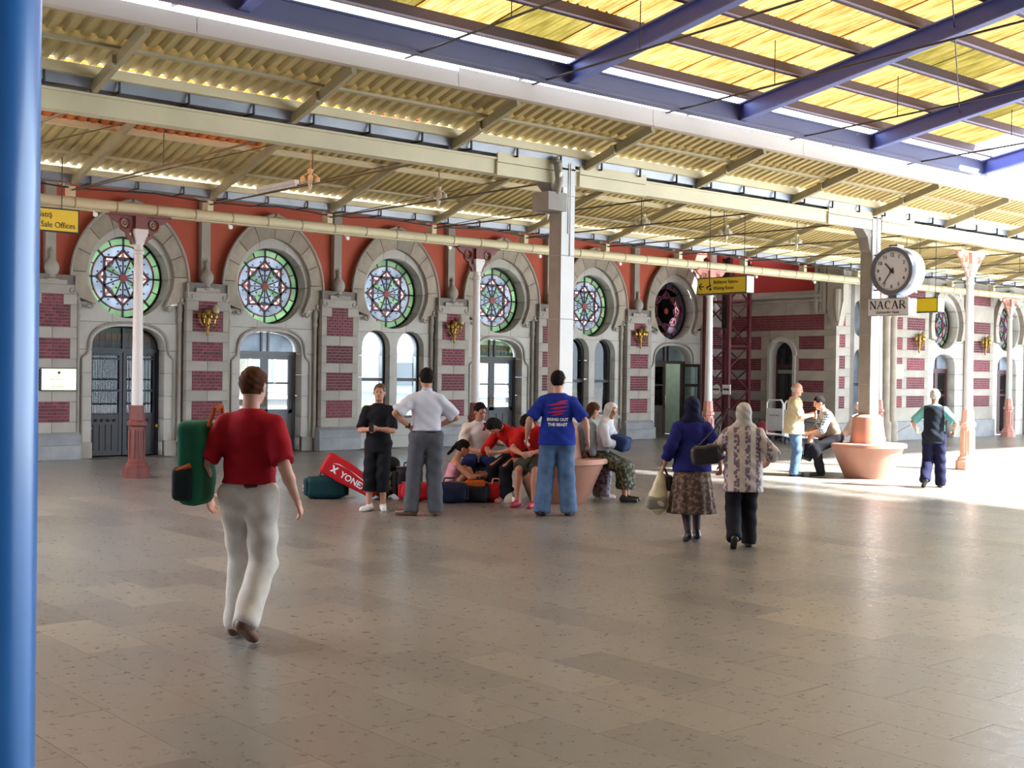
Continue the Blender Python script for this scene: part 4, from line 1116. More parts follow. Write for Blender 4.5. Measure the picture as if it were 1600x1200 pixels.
def yellow_sign(loc, y0, y1, z0, z1, label, deep=.16):
    x = loc[0]; t = thing('hanging_sign', loc, label, 'sign')
    MB().box(x, x + deep, y0, y1, z0, z1).build('frame', BLACK, t)
    MB().box(x - .006, x, y0 + .02, y1 - .02, z0 + .02, z1 - .02).build('yellow_panel', YELLOW, t)
    MB().box(x + .01, x + deep - .01, y0 - .004, y0, z0 + .01, z1 - .01).build('side_panel', mat('panel_grey_white', (.5, .48, .5), .5), t)
    for y in (y0 + .15, y1 - .22): MB().tube((x + deep / 2, y, z1), (x + deep / 2, y, yz(YA, y) + .2), .008, n=5).build('wire', ROD, t)
    return t
ws = yellow_sign((19.5, 16.36, 3.53), 15.73, 16.99, 3.36, 3.70, 'yellow waiting room sign with arrow and seated figure, white side edge visible', deep=.24)
xf = 19.49
put_text('lettering', 'Bekleme Salonu', .10, BLACK, (xf, 16.56, 3.595), FACE_L, ws, align='LEFT', width=.62)
put_text('lettering', 'Waiting Room', .10, BLACK, (xf, 16.56, 3.475), FACE_L, ws, align='LEFT', width=.52)
ar = MB(); 
ar.bar((xf, 16.93, 3.52), (xf, 16.81, 3.52), .022, .004, up=(1, 0, 0)).bar((xf, 16.94, 3.52), (xf, 16.87, 3.585), .024, .004, up=(1, 0, 0)).bar((xf, 16.94, 3.52), (xf, 16.87, 3.455), .024, .004, up=(1, 0, 0)); ar.build('arrow', BLACK, ws)
pc = MB(); pc.bar((xf, 16.66, 3.63), (xf, 16.65, 3.51), .022, .004, up=(1, 0, 0)).bar((xf, 16.74, 3.50), (xf, 16.62, 3.54), .028, .004, up=(1, 0, 0)).bar((xf, 16.74, 3.50), (xf, 16.70, 3.46), .018, .004, up=(1, 0, 0)).tube((xf - .002, 16.64, 3.46), (xf + .002, 16.64, 3.46), .03, n=12).tube((xf - .002, 16.66, 3.655), (xf + .002, 16.66, 3.655), .016, n=12); pc.build('pictogram', BLACK, ws)
ws2 = yellow_sign((27.0, 16.6, 3.47), 16.04, 17.2, 3.30, 3.65, 'plain yellow end of a hanging sign just right of the NACAR box', deep=.3)
ls = thing('hanging_sign', (6.9, 18.3, 3.9), 'yellow sale offices sign hanging beside the blue column', 'sign')
MB().box(5.9, 7.20, 18.3, 18.36, 3.70, 4.05).build('frame', BLACK, ls)
MB().box(5.92, 7.18, 18.294, 18.3, 3.72, 4.03).build('yellow_panel', YELLOW, ls)
put_text('lettering', 'Satış', .12, BLACK, (6.80, 18.290, 3.945), FACE_C, ls, align='RIGHT', width=.20)
put_text('lettering', 'Sale Offices', .12, BLACK, (7.14, 18.290, 3.80), FACE_C, ls, align='RIGHT', width=.50)
MB().tube((6.95, 18.33, 4.05), (6.95, 18.33, 4.8), .008, n=5).tube((6.1, 18.33, 4.05), (6.1, 18.33, 4.8), .008, n=5).build('wire', ROD, ls)

pq = thing('wall_plaque', (8.73, 23.09, 1.49), 'polished brass plaque on the pier beside the iron door', 'plaque')
MB().box(8.38, 9.06, 23.065, 23.098, 1.28, 1.71).build('backing', DARK, pq)
MB().box(8.40, 9.04, 23.055, 23.065, 1.30, 1.69).build('plate', mat('brass_polished', (.75, .72, .35), .22, .55, var=.2, scale=5), pq)
em = MB().prism(circle(8.72, 1.62, .03, 10), 'y', 23.050, 23.055)
for z, w_ in ((1.54, .07), (1.495, .17), (1.41, .11), (1.355, .15)):
    for j in range(int(w_ * 2 / .05)): em.box(8.72 - w_ + j * .05, 8.72 - w_ + j * .05 + .036, 23.050, 23.055, z - .006, z + .006)
em.build('engraving', mat('engraving_brown', (.12, .10, .05), .5), pq)
pq2 = thing('notice_board', (30.5, YP - .02, 1.9), 'small cream notice between brick panels on the pavilion', 'notice')
MB().box(30.26, 30.76, YP - .02, YP - .001, 1.70, 2.10).build('board', mat('notice_cream', (.72, .68, .42), .6), pq2)
nb = MB()
for z, w_ in ((2.0, .06), (1.92, .14), (1.85, .1), (1.77, .08)): nb.box(30.51 - w_, 30.51 + w_, YP - .024, YP - .02, z - .008, z + .008)
nb.build('print', mat('notice_ink', (.45, .40, .1), .6), pq2)

# old brass wall lamps
def wall_lamp(x, y, z, label, s=1):
    t = thing('wall_lamp', (x, y, z), label, 'lamp', 'ornate brass lamps on the brick panels')
    b = MB()
    b.lathe([(.01, -.34), (.03, -.30), (.02, -.2), (.05, -.14), (.03, -.06), (.06, .0), (.04, .1), (.07, .16), (.03, .2)], (x, y - .1, z), 10)
    b.build('stem', BRASS, t, smooth=50)
    ar = MB()
    for a in range(5):
        th = PI + a * PI / 4; dx_, dy_ = math.cos(th), math.sin(th)
        pts = [(x + dx_ * r_ * .9, y - .1 + dy_ * r_ * .6, z + h_) for r_, h_ in ((.03, -.1), (.10, -.14), (.17, -.08), (.19, .0))]
        ar.path(pts, .012, 5); ar.lathe([(.01, 0), (.04, .02), (.045, .07), (.02, .12)], pts[-1], 8)
    ar.build('scroll_arm', BRASS, t)
    MB().lathe([(.02, 0), (.07, .03), (.08, .12), (.04, .16), (.01, .2)], (x + .16, y - .14, z + .10), 8).build('glass_shade', mat('lamp_glass_smoky', (.45, .40, .25), .2), t, smooth=50)
    MB().bar((x, y, z), (x, y - .1, z), .03, .03).build('wall_bracket', BRASS, t)
wall_lamp(bayx(.5) - .05, 23.11, 2.72, 'ornate brass wall lamp on the pier left of the glass door behind the walking man')
wall_lamp(bayx(2.5) - .05, 23.11, 2.72, 'ornate brass wall lamp on the pier right of the first twin windows')
wall_lamp(bayx(4.5) - .05, 23.11, 2.74, 'ornate brass wall lamp on the brick pier before the waiting room')
wall_lamp(31.4, 19.3, 2.76, 'ornate brass lamp on the pavilion left of its first rose window')
wall_lamp(35.0, 19.3, 2.76, 'ornate brass lamp on the pavilion between its two rose windows')

# pendant lamps and a tube lamp under the ridge
lab = ['first pendant lamp from the blue column, hanging under the ridge', 'second pendant lamp from the blue column', 'third pendant lamp, just left of the thick cream column', 'pendant lamp just right of the thick cream column', 'pendant lamp above the waiting room sign', 'pendant lamp left of the clock column', 'pendant lamp right of the clock']
for i, x in enumerate([9.5, 11.81, 14.1, 16.42, 18.72, 20.92, 27.7]):
    t = thing('pendant_lamp', (x, 15.6, 4.42), lab[i], 'lamp', 'small pendant lamps under the ridge')
    MB().tube((x, 15.6, 4.62), (x, 15.6, 5.36), .007, n=5).build('wire', CREAMD, t)
    MB().lathe([(.02, .20), (.05, .18), (.03, .14), (.02, .12)], (x, 15.6, 4.42), 8).build('holder', CREAM, t)
    q = MB()
    for a in range(3):
        th = a * 2 * PI / 3; q.tube((x, 15.6, 4.57), (x + .12 * math.cos(th), 15.6 + .12 * math.sin(th), 4.52), .008, n=5); q.lathe([(.01, .0), (.035, -.02), (.04, -.08), (.02, -.11)], (x + .12 * math.cos(th), 15.6 + .12 * math.sin(th), 4.52), 8)
    q.lathe([(.01, .12), (.03, .08), (.035, -.02), (.015, -.1), (.01, -.12)], (x, 15.6, 4.42), 8)
    q.build('lamp_cluster', mat('lamp_pale', (.6, .56, .45), .3), t)
t = thing('tube_lamp', (10.15, 17.5, 4.80), 'white fluorescent tube fixed along a rafter above the second rose window', 'lamp')
MB().box(10.07, 10.15, 17.0, 18.2, 4.62, 4.68).build('housing', WHITE, t)
MB().tube((10.11, 17.02, 4.60), (10.11, 18.18, 4.60), .018, n=8).build('tube', WHITE, t)

# ---------------------------------------------------------------- lattice mast
LX, LY = 26.6, 22.1; h = .42
t = thing('lattice_mast', (LX, LY, 0), 'dark red riveted lattice mast in front of the recessed corner', 'mast')
cs = [(-h, -h), (h, -h), (h, h), (-h, h)]
for a, b in cs: MB().bar((LX + a, LY + b, 0), (LX + a, LY + b, 4.9), .09, .09).build('corner_post', LATT, t)
for i in range(8):
    z0 = .12 + i * .6; z1 = z0 + .6
    for j in range(4):
        a, b = cs[j], cs[(j + 1) % 4]; dn = i % 2
        MB().bar((LX + a[0], LY + a[1], z0 if dn else z1), (LX + b[0], LY + b[1], z1 if dn else z0), .05, .02).build('diagonal_brace', LATT, t)
        if i % 2 == 0: MB().bar((LX + a[0], LY + a[1], z0), (LX + b[0], LY + b[1], z0), .06, .03).build('cross_bar', LATT, t)
MB().box(LX - .10, LX + .10, LY - .1, LY + .1, 3.0, 4.9).build('black_duct', IRON, t)
MB().box(LX - .75, LX - .3, LY - .5, LY + .2, 4.0, 4.25).build('floodlight', IRON, t)
for i, (dx_, z, c) in enumerate(((.0, 1.35, 0), (.35, 1.35, 1), (-.05, .62, 2))):
    s_ = thing('small_sign', (LX - .50, LY - .2 + i * .0, z), ['white notice plate with dark band on the lattice mast', 'round red and white plate fixed on the lattice mast', 'square white plate low on the lattice mast'][i], 'sign')
    y = LY - .42 + .35 * i
    if c == 1: MB().tube((LX - .50, y, z), (LX - .47, y, z), .13, n=20).build('plate', WHITE, s_); MB().box(LX - .51, LX - .50, y - .11, y + .11, z - .025, z + .025).build('red_band', REDP, s_)
    else: MB().box(LX - .50, LX - .47, y - .13, y + .13, z - .13, z + .13).build('plate', WHITE, s_); MB().box(LX - .51, LX - .50, y - .1, y + .1, z - .02, z + .03).build('dark_band', DARK, s_)

# luggage carts
def cart(x, y, label):
    t = thing('luggage_cart', (x, y, 0), label, 'cart', 'white luggage carts by the recessed door')
    f = MB(); p = [(x, y + .26, .2), (x, y + .26, 1.02), (x, y + .20, 1.10), (x, y - .20, 1.10), (x, y - .26, 1.02), (x, y - .26, .2)]
    f.path(p, .022, 8); f.path([(x, y + .26, .22), (x + .75, y + .24, .16), (x + .75, y - .24, .16), (x, y - .26, .22)], .02, 8)
    f.build('tube_frame', WHITE, t, smooth=50)
    MB().box(x - .02, x, y - .25, y + .25, .30, .88).build('back_panel', mat('cart_panel', (.72, .74, .78), .5), t)
    MB().box(x - .024, x - .02, y - .15, y + .17, .68, .72).build('panel_band', mat('band_grey', (.4, .42, .46), .5), t)
    MB().box(x, x + .7, y - .22, y + .22, .17, .19).build('platform', mat('cart_panel', (.72, .74, .78), .5), t)
    for a, b in ((.05, -.22), (.05, .22), (.68, 0)): MB().tube((x + a, y + b - .02, .075), (x + a, y + b + .02, .075), .075, n=14).build('wheel', BLACK, t)
cart(26.6, 20.45, 'white luggage cart left of the standing old man')
cart(25.9, 19.35, 'white luggage cart partly hidden behind the standing old man')
t = thing('luggage_bag', (27.0, 21.45, 0), 'dark red bag on the floor beside the lattice mast', 'bag')
MB().lathe([(.10, 0), (.24, .04), (.27, .25), (.20, .42), (.06, .5)], (27.0, 21.15, 0), 14).build('body', mat('bag_maroon', (.28, .02, .04), .7), t, smooth=50)
MB().path([(26.85, 21.35, .42), (26.9, 21.35, .58), (27.1, 21.35, .58), (27.15, 21.35, .42)], .015, 6).build('handle', DARK, t)
# ================================================================ people
def nrm(v): v = np.asarray(v, float); return v / (np.linalg.norm(v) + 1e-9)
def sd_cap(P, a, b, ra, rb, flat=None, fs=1.0, cut=None):
    a = np.asarray(a, float); b = np.asarray(b, float); ba = b - a; L2 = ba @ ba + 1e-9
    pa = P - a; h = np.clip((pa @ ba) / L2, 0, 1); d = pa - h[..., None] * ba
    if flat is not None:
        f = nrm(flat); c = d @ f; d = d + (c * (1 / fs - 1))[..., None] * f
    r = np.sqrt((d * d).sum(-1)) - (ra + (rb - ra) * h)
    if cut is not None:
        q, n = cut; r = np.maximum(r, (P - q) @ n)
    return r
def sd_ell(P, c, fr, R):
    """ellipsoid: fr = (right, forward, up), R = radii"""
    d = P - np.asarray(c); q = np.stack([(d @ fr[i]) / R[i] for i in range(3)], -1)
    k = np.sqrt((q * q).sum(-1)); return (k - 1) * min(R)
def smin(a, b, k):
    h = np.clip(.5 + .5 * (b - a) / k, 0, 1); return b + (a - b) * h - k * h * (1 - h)
def union(fs, k): 
    r = fs[0]
    for f in fs[1:]: r = smin(r, f, k)
    return r
def surf(fn, lo, hi, h):
    """naive surface nets"""
    lo = np.asarray(lo, float) - 2 * h; hi = np.asarray(hi, float) + 2 * h
    n = np.ceil((hi - lo) / h).astype(int) + 1
    ax = [lo[i] + h * np.arange(n[i]) for i in range(3)]
    P = np.stack(np.meshgrid(*ax, indexing='ij'), -1); V = fn(P)
    ins = V < 0
    corners = [(i, j, k) for i in (0, 1) for j in (0, 1) for k in (0, 1)]
    sl = lambda A, c: A[c[0]:A.shape[0] - 1 + c[0], c[1]:A.shape[1] - 1 + c[1], c[2]:A.shape[2] - 1 + c[2]]
    cnt = sum(sl(ins, c).astype(int) for c in corners); act = (cnt > 0) & (cnt < 8)
    idx = -np.ones(act.shape, int); idx[act] = np.arange(act.sum()); ca = np.argwhere(act)
    if len(ca) == 0: return [], []
    acc = np.zeros((len(ca), 3)); num = np.zeros(len(ca)); ce = act
    for i, a in enumerate(corners):
        for b in corners[i + 1:]:
            if sum(abs(a[t] - b[t]) for t in range(3)) != 1: continue
            va = sl(V, a)[ce]; vb = sl(V, b)[ce]; m_ = (va < 0) != (vb < 0)
            t = np.where(m_, va / np.where(m_, va - vb, 1), 0)
            p = np.array(a)[None] + t[:, None] * (np.array(b) - np.array(a))[None]
            acc += p * m_[:, None]; num += m_
    vs = lo + (ca + acc / num[:, None]) * h
    fs = []
    for d in range(3):
        u, v = (d + 1) % 3, (d + 2) % 3
        s0 = [slice(None)] * 3; s1 = [slice(None)] * 3; s0[d] = slice(0, -1); s1[d] = slice(1, None)
        A, B = ins[tuple(s0)], ins[tuple(s1)]; e = np.argwhere(A != B); sg = A[A != B]
        ok = (e[:, u] > 0) & (e[:, v] > 0) & (e[:, u] < n[u] - 1) & (e[:, v] < n[v] - 1); e = e[ok]; sg = sg[ok]
        q = []
        for du, dv in ((0, 0), (1, 0), (1, 1), (0, 1)):
            w_ = e.copy(); w_[:, u] -= du; w_[:, v] -= dv; q.append(idx[w_[:, 0], w_[:, 1], w_[:, 2]])
        q = np.stack(q, 1); q[~sg] = q[~sg][:, ::-1]; fs.append(q)
    fs = np.concatenate(fs); fs = fs[(fs >= 0).all(1)]
    return vs, fs
def np_mesh(name, parts, mats):
    """parts: (verts, faces, material index)"""
    vs = np.concatenate([p[0] for p in parts]); fs = []; mi = []; o = 0
    for v, f, m_ in parts: fs.append(np.asarray(f) + o); mi.append(np.full(len(f), m_)); o += len(v)
    fs = np.concatenate(fs); mi = np.concatenate(mi)
    me = bpy.data.meshes.new(name); me.vertices.add(len(vs)); me.vertices.foreach_set('co', vs.astype(np.float32).ravel())
    me.loops.add(len(fs) * 4); me.loops.foreach_set('vertex_index', fs.astype(np.int32).ravel())
    me.polygons.add(len(fs)); me.polygons.foreach_set('loop_start', np.arange(0, len(fs) * 4, 4, dtype=np.int32)); me.polygons.foreach_set('loop_total', np.full(len(fs), 4, np.int32))
    for q in (mats if isinstance(mats, (list, tuple)) else [mats]): me.materials.append(q)
    me.polygons.foreach_set('material_index', mi.astype(np.int32)); me.polygons.foreach_set('use_smooth', np.ones(len(fs), bool))
    me.update(calc_edges=True); me.validate(); return me

def cloth(name, col, **k): return mat('cloth_' + name, col, k.pop('rough', .85), var=k.pop('var', .10), scale=k.pop('scale', 14), bump=.15, spec=.2, **k)
SKIN = mat('skin_medium', (.50, .245, .16), .55, var=.06, scale=8, spec=.35)
SKINL = mat('skin_fair', (.62, .34, .24), .55, var=.06, scale=8, spec=.35)
LIP = mat('skin_lip', (.38, .12, .10), .5)
EYE = mat('eye_dark', (.02, .015, .012), .3)
HAIRD = mat('hair_dark', (.010, .007, .006), .8, spec=.15, var=.4, scale=40, bump=.5)
HAIRB = mat('hair_reddish_brown', (.075, .028, .014), .8, spec=.15, var=.3, scale=30)
HAIRG = mat('hair_grey', (.55, .52, .48), .6, var=.15, scale=30)
SHOE = mat('shoe_black', (.02, .018, .018), .35)

def ik(a, b, l1, l2, hint):
    a = np.asarray(a, float); b = np.asarray(b, float); d = b - a; L = np.linalg.norm(d)
    if L > (l1 + l2) * .999: b = a + d / L * (l1 + l2) * .999; d = b - a; L = np.linalg.norm(d)
    u = d / L; x = (l1 * l1 - l2 * l2 + L * L) / (2 * L); hgt = math.sqrt(max(0, l1 * l1 - x * x))
    hn = np.asarray(hint, float); hn = hn - (hn @ u) * u; hn = nrm(hn)
    return a + u * x + hn * hgt, b
def rotm(ax, deg):
    c, s = math.cos(math.radians(deg)), math.sin(math.radians(deg))
    return {'x': np.array([[1, 0, 0], [0, c, -s], [0, s, c]]), 'y': np.array([[c, 0, s], [0, 1, 0], [-s, 0, c]]), 'z': np.array([[c, -s, 0], [s, c, 0], [0, 0, 1]])}[ax]

class Person:
    """local frame: facing +Y, +X is the person's right; all lengths for a 1.75 m body"""
    def __init__(s, pelvis=(0, 0, .95), lean=0, side=0, twist=0, head_pitch=0, head_yaw=0, head_roll=0,
                 aL=None, aR=None, kL=(0, 1, 0), kR=(0, 1, 0), fL=(0, 1, 0), fR=(0, 1, 0),
                 wL=None, wR=None, eL=(-.3, -1, 0), eR=(.3, -1, 0), hL=None, hR=None, curl=.5, sh=.168, fat=1.0, hipyaw=0, bend=0):
        A = np.array
        s.fat = fat; s.curl = curl
        pel = A(pelvis, float); s.pel = pel
        B = rotm('z', twist) @ rotm('y', side) @ rotm('x', -lean); s.B = B
        B2 = rotm('z', twist) @ rotm('y', side) @ rotm('x', -(lean + bend))
        s.R, s.Fw, s.Up = B2 @ A([1, 0, 0]), B2 @ A([0, 1, 0]), B2 @ A([0, 0, 1])
        s.Fp = rotm('z', hipyaw) @ A([0, 1, 0])
        s.wst = pel + B @ A([0, 0, .16]); s.chest = s.wst + B2 @ A([0, 0, .20]); s.neck = s.wst + B2 @ A([0, -.012, .355])
        s.shL = s.wst + B2 @ A([-sh + .008, -.005, .262]); s.shR = s.wst + B2 @ A([sh - .008, -.005, .262])
        H = B2 @ rotm('z', head_yaw) @ rotm('y', head_roll) @ rotm('x', -head_pitch)
        s.H = [H @ A([1, 0, 0]), H @ A([0, 1, 0]), H @ A([0, 0, 1])]
        nb = s.neck + (s.Up * .5 + s.H[2] * .5) * .066
        s.skull0 = nb; s.head = nb + s.H[2] * .095 + s.H[1] * .018
        hr = rotm('z', hipyaw) @ A([1, 0, 0]); s.hipL = pel - hr * .09 - A([0, 0, .02]); s.hipR = pel + hr * .09 - A([0, 0, .02])
        aL = A(aL if aL is not None else (-.11, 0, .08), float); aR = A(aR if aR is not None else (.11, 0, .08), float)
        s.knL, s.anL = ik(s.hipL, aL, .44, .42, kL); s.knR, s.anR = ik(s.hipR, aR, .44, .42, kR)
        s.fL, s.fR = nrm(fL), nrm(fR)
        wL = A(wL, float) if wL is not None else s.shL + A([-.07, .03, -.53]); wR = A(wR, float) if wR is not None else s.shR + A([.07, .03, -.53])
        s.elL, s.wrL = ik(s.shL, wL, .285, .255, eL); s.elR, s.wrR = ik(s.shR, wR, .285, .255, eR)
        s.hL = nrm(hL) if hL is not None else nrm(s.wrL - s.elL); s.hR = nrm(hR) if hR is not None else nrm(s.wrR - s.elR)
    def bones(s, tag, g=0.0, sleeve=1.0, leg=1.0, loose=0.0):
        """list of capsules (a,b,ra,rb,flat,fs,cut); g inflates"""
        f = s.fat; o = []
        if tag == 'torso':
            o += [(s.pel, s.wst, .158 * f + g * 1.5, .142 * f + g, s.Fw, .74 + .1 * (f - 1)), (s.wst, s.chest, .142 * f + g, .158 * f + g, s.Fw, .70),
                  (s.chest, s.neck - s.Up * .13, .158 * f + g, .105 * f + g, s.Fw, .66), (s.shL + s.R * .01, s.shR - s.R * .01, .050 + g, .050 + g, None, 1),
                  (s.neck - s.Up * .050 - s.R * .02, s.shL, .046 + g, .044 + g, None, 1), (s.neck - s.Up * .050 + s.R * .02, s.shR, .046 + g, .044 + g, None, 1),
                  (s.neck - s.Up * .06 , s.neck + s.Up * .0, .085 + g, .055 + g, None, 1)]
        if tag == 'neck': o += [(s.neck - s.Up * .06, s.skull0 + s.H[2] * .02, .060, .052, None, 1)]
        if tag == 'pelvis': o += [(s.hipL - np.array([0, 0, .015]), s.hipR - np.array([0, 0, .015]), .100 * f + g, .100 * f + g, s.Fp, .93), (s.pel, s.pel + (s.wst - s.pel) * .5, .136 * f + g, .118 * f + g, s.Fw, .72)]
        if tag in ('armL', 'armR'):
            sh, el, wr = (s.shL, s.elL, s.wrL) if tag[-1] == 'L' else (s.shR, s.elR, s.wrR)
            u = nrm(el - sh); v = nrm(wr - el)
            if sleeve >= 2: o += [(sh, el, .056 + g, .046 + g, None, 1), (el, wr, .046 + g, .038 + g, None, 1, (el + (wr - el) * (sleeve - 2 + .0), v) if sleeve < 3 else None)]
            else: o += [(sh, el + u * .05, .054 + g + loose * .2, .044 + g + loose * .5, None, 1, (sh + (el - sh) * sleeve, u) if sleeve < 1 else None)]
        if tag in ('skin_armL', 'skin_armR'):
            sh, el, wr = (s.shL, s.elL, s.wrL) if tag[-1] == 'L' else (s.shR, s.elR, s.wrR)
            o += [(sh, el, .050 * f ** .5, .038, None, 1), (el, el + (wr - el) * .35, .039, .040, None, 1), (el + (wr - el) * .35, wr, .040, .025, None, 1)]
        if tag in ('legL', 'legR'):
            hp, kn, an = (s.hipL, s.knL, s.anL) if tag[-1] == 'L' else (s.hipR, s.knR, s.anR)
            u = nrm(kn - hp); v = nrm(an - kn)
            if leg < 1: o += [(hp, kn, .094 * f + g, .070 + g + loose, None, 1, (hp + (kn - hp) * leg, u))]
            elif leg < 2: o += [(hp, kn, .094 * f + g, .066 + g + loose * .6, None, 1), (kn, an, .066 + g + loose * .6, .055 + g + loose, None, 1, (kn + (an - kn) * (leg - 1), v))]
            else: o += [(hp, kn, .094 * f + g, .064 + g + loose * .6, None, 1), (kn, an, .064 + g + loose * .6, .050 + g + loose, None, 1, (an + v * .045, v))]
        if tag in ('skin_legL', 'skin_legR'):
            hp, kn, an = (s.hipL, s.knL, s.anL) if tag[-1] == 'L' else (s.hipR, s.knR, s.anR)
            o += [(hp, kn, .078, .052, None, 1), (kn, kn + (an - kn) * .35, .052, .056, None, 1), (kn + (an - kn) * .35, an, .056, .036, None, 1)]
        return o
def bbox(bs):
    lo = np.min([np.minimum(b[0], b[1]) - max(b[2], b[3]) for b in bs], 0); hi = np.max([np.maximum(b[0], b[1]) + max(b[2], b[3]) for b in bs], 0); return lo, hi
def eval_b(P, bs, k):
    return union([sd_cap(P, *(b if len(b) > 6 else tuple(b) + (None,))) for b in bs], k)
def folds(P, amp, f=1.0, seed=0):
    x, y, z = P[..., 0], P[..., 1], P[..., 2]
    return amp * (np.sin(31 * f * x + 17 * f * z + seed) * np.sin(23 * f * z - 13 * f * y + 2 * seed) + .6 * np.sin(47 * f * z + 19 * f * x * 2 + seed * 3))

def hand_parts(p, side, curl, scale=1.0, h=.0055):
    wr, d, el = (p.wrL, p.hL, p.elL) if side == 'L' else (p.wrR, p.hR, p.elR)
    # palm faces the body (inwards) and a little backwards for a hanging hand
    inn = (p.R if side == 'L' else -p.R) * .9 - p.Fw * .25
    n = nrm(inn - (inn @ d) * d); t = nrm(np.cross(d, n)); 
    if t @ p.Fw < 0: t = -t            # t points to the thumb side (forward)
    bs = [(wr - d * .02, wr + d * .03, .026, .030, n, .75), (wr + d * .03 , wr + d * .085, .034, .038, n, .42)]
    for i, (off, L) in enumerate(((.027, .070), (.009, .080), (-.009, .074), (-.026, .058))):
        b0 = wr + d * .088 + t * off; a1 = curl * .55; a2 = curl * 1.35
        m1 = b0 + (d * math.cos(a1) + n * math.sin(a1)) * L * .5; m2 = m1 + (d * math.cos(a1 + a2) + n * math.sin(a1 + a2)) * L * .5
        bs += [(b0 - d * .02, m1, .0095, .0088, None, 1), (m1, m2, .0088, .0075, None, 1)]
    b0 = wr + d * .025 + t * .022; m1 = b0 + nrm(d * .7 + t * .7 + n * .25) * .042; m2 = m1 + nrm(d * .9 + t * .25 + n * .35) * .030
    bs += [(b0, m1, .013, .0105, None, 1), (m1, m2, .0105, .008, None, 1)]
    lo, hi = bbox(bs)
    return surf(lambda P: eval_b(P, bs, .006), lo, hi, h)

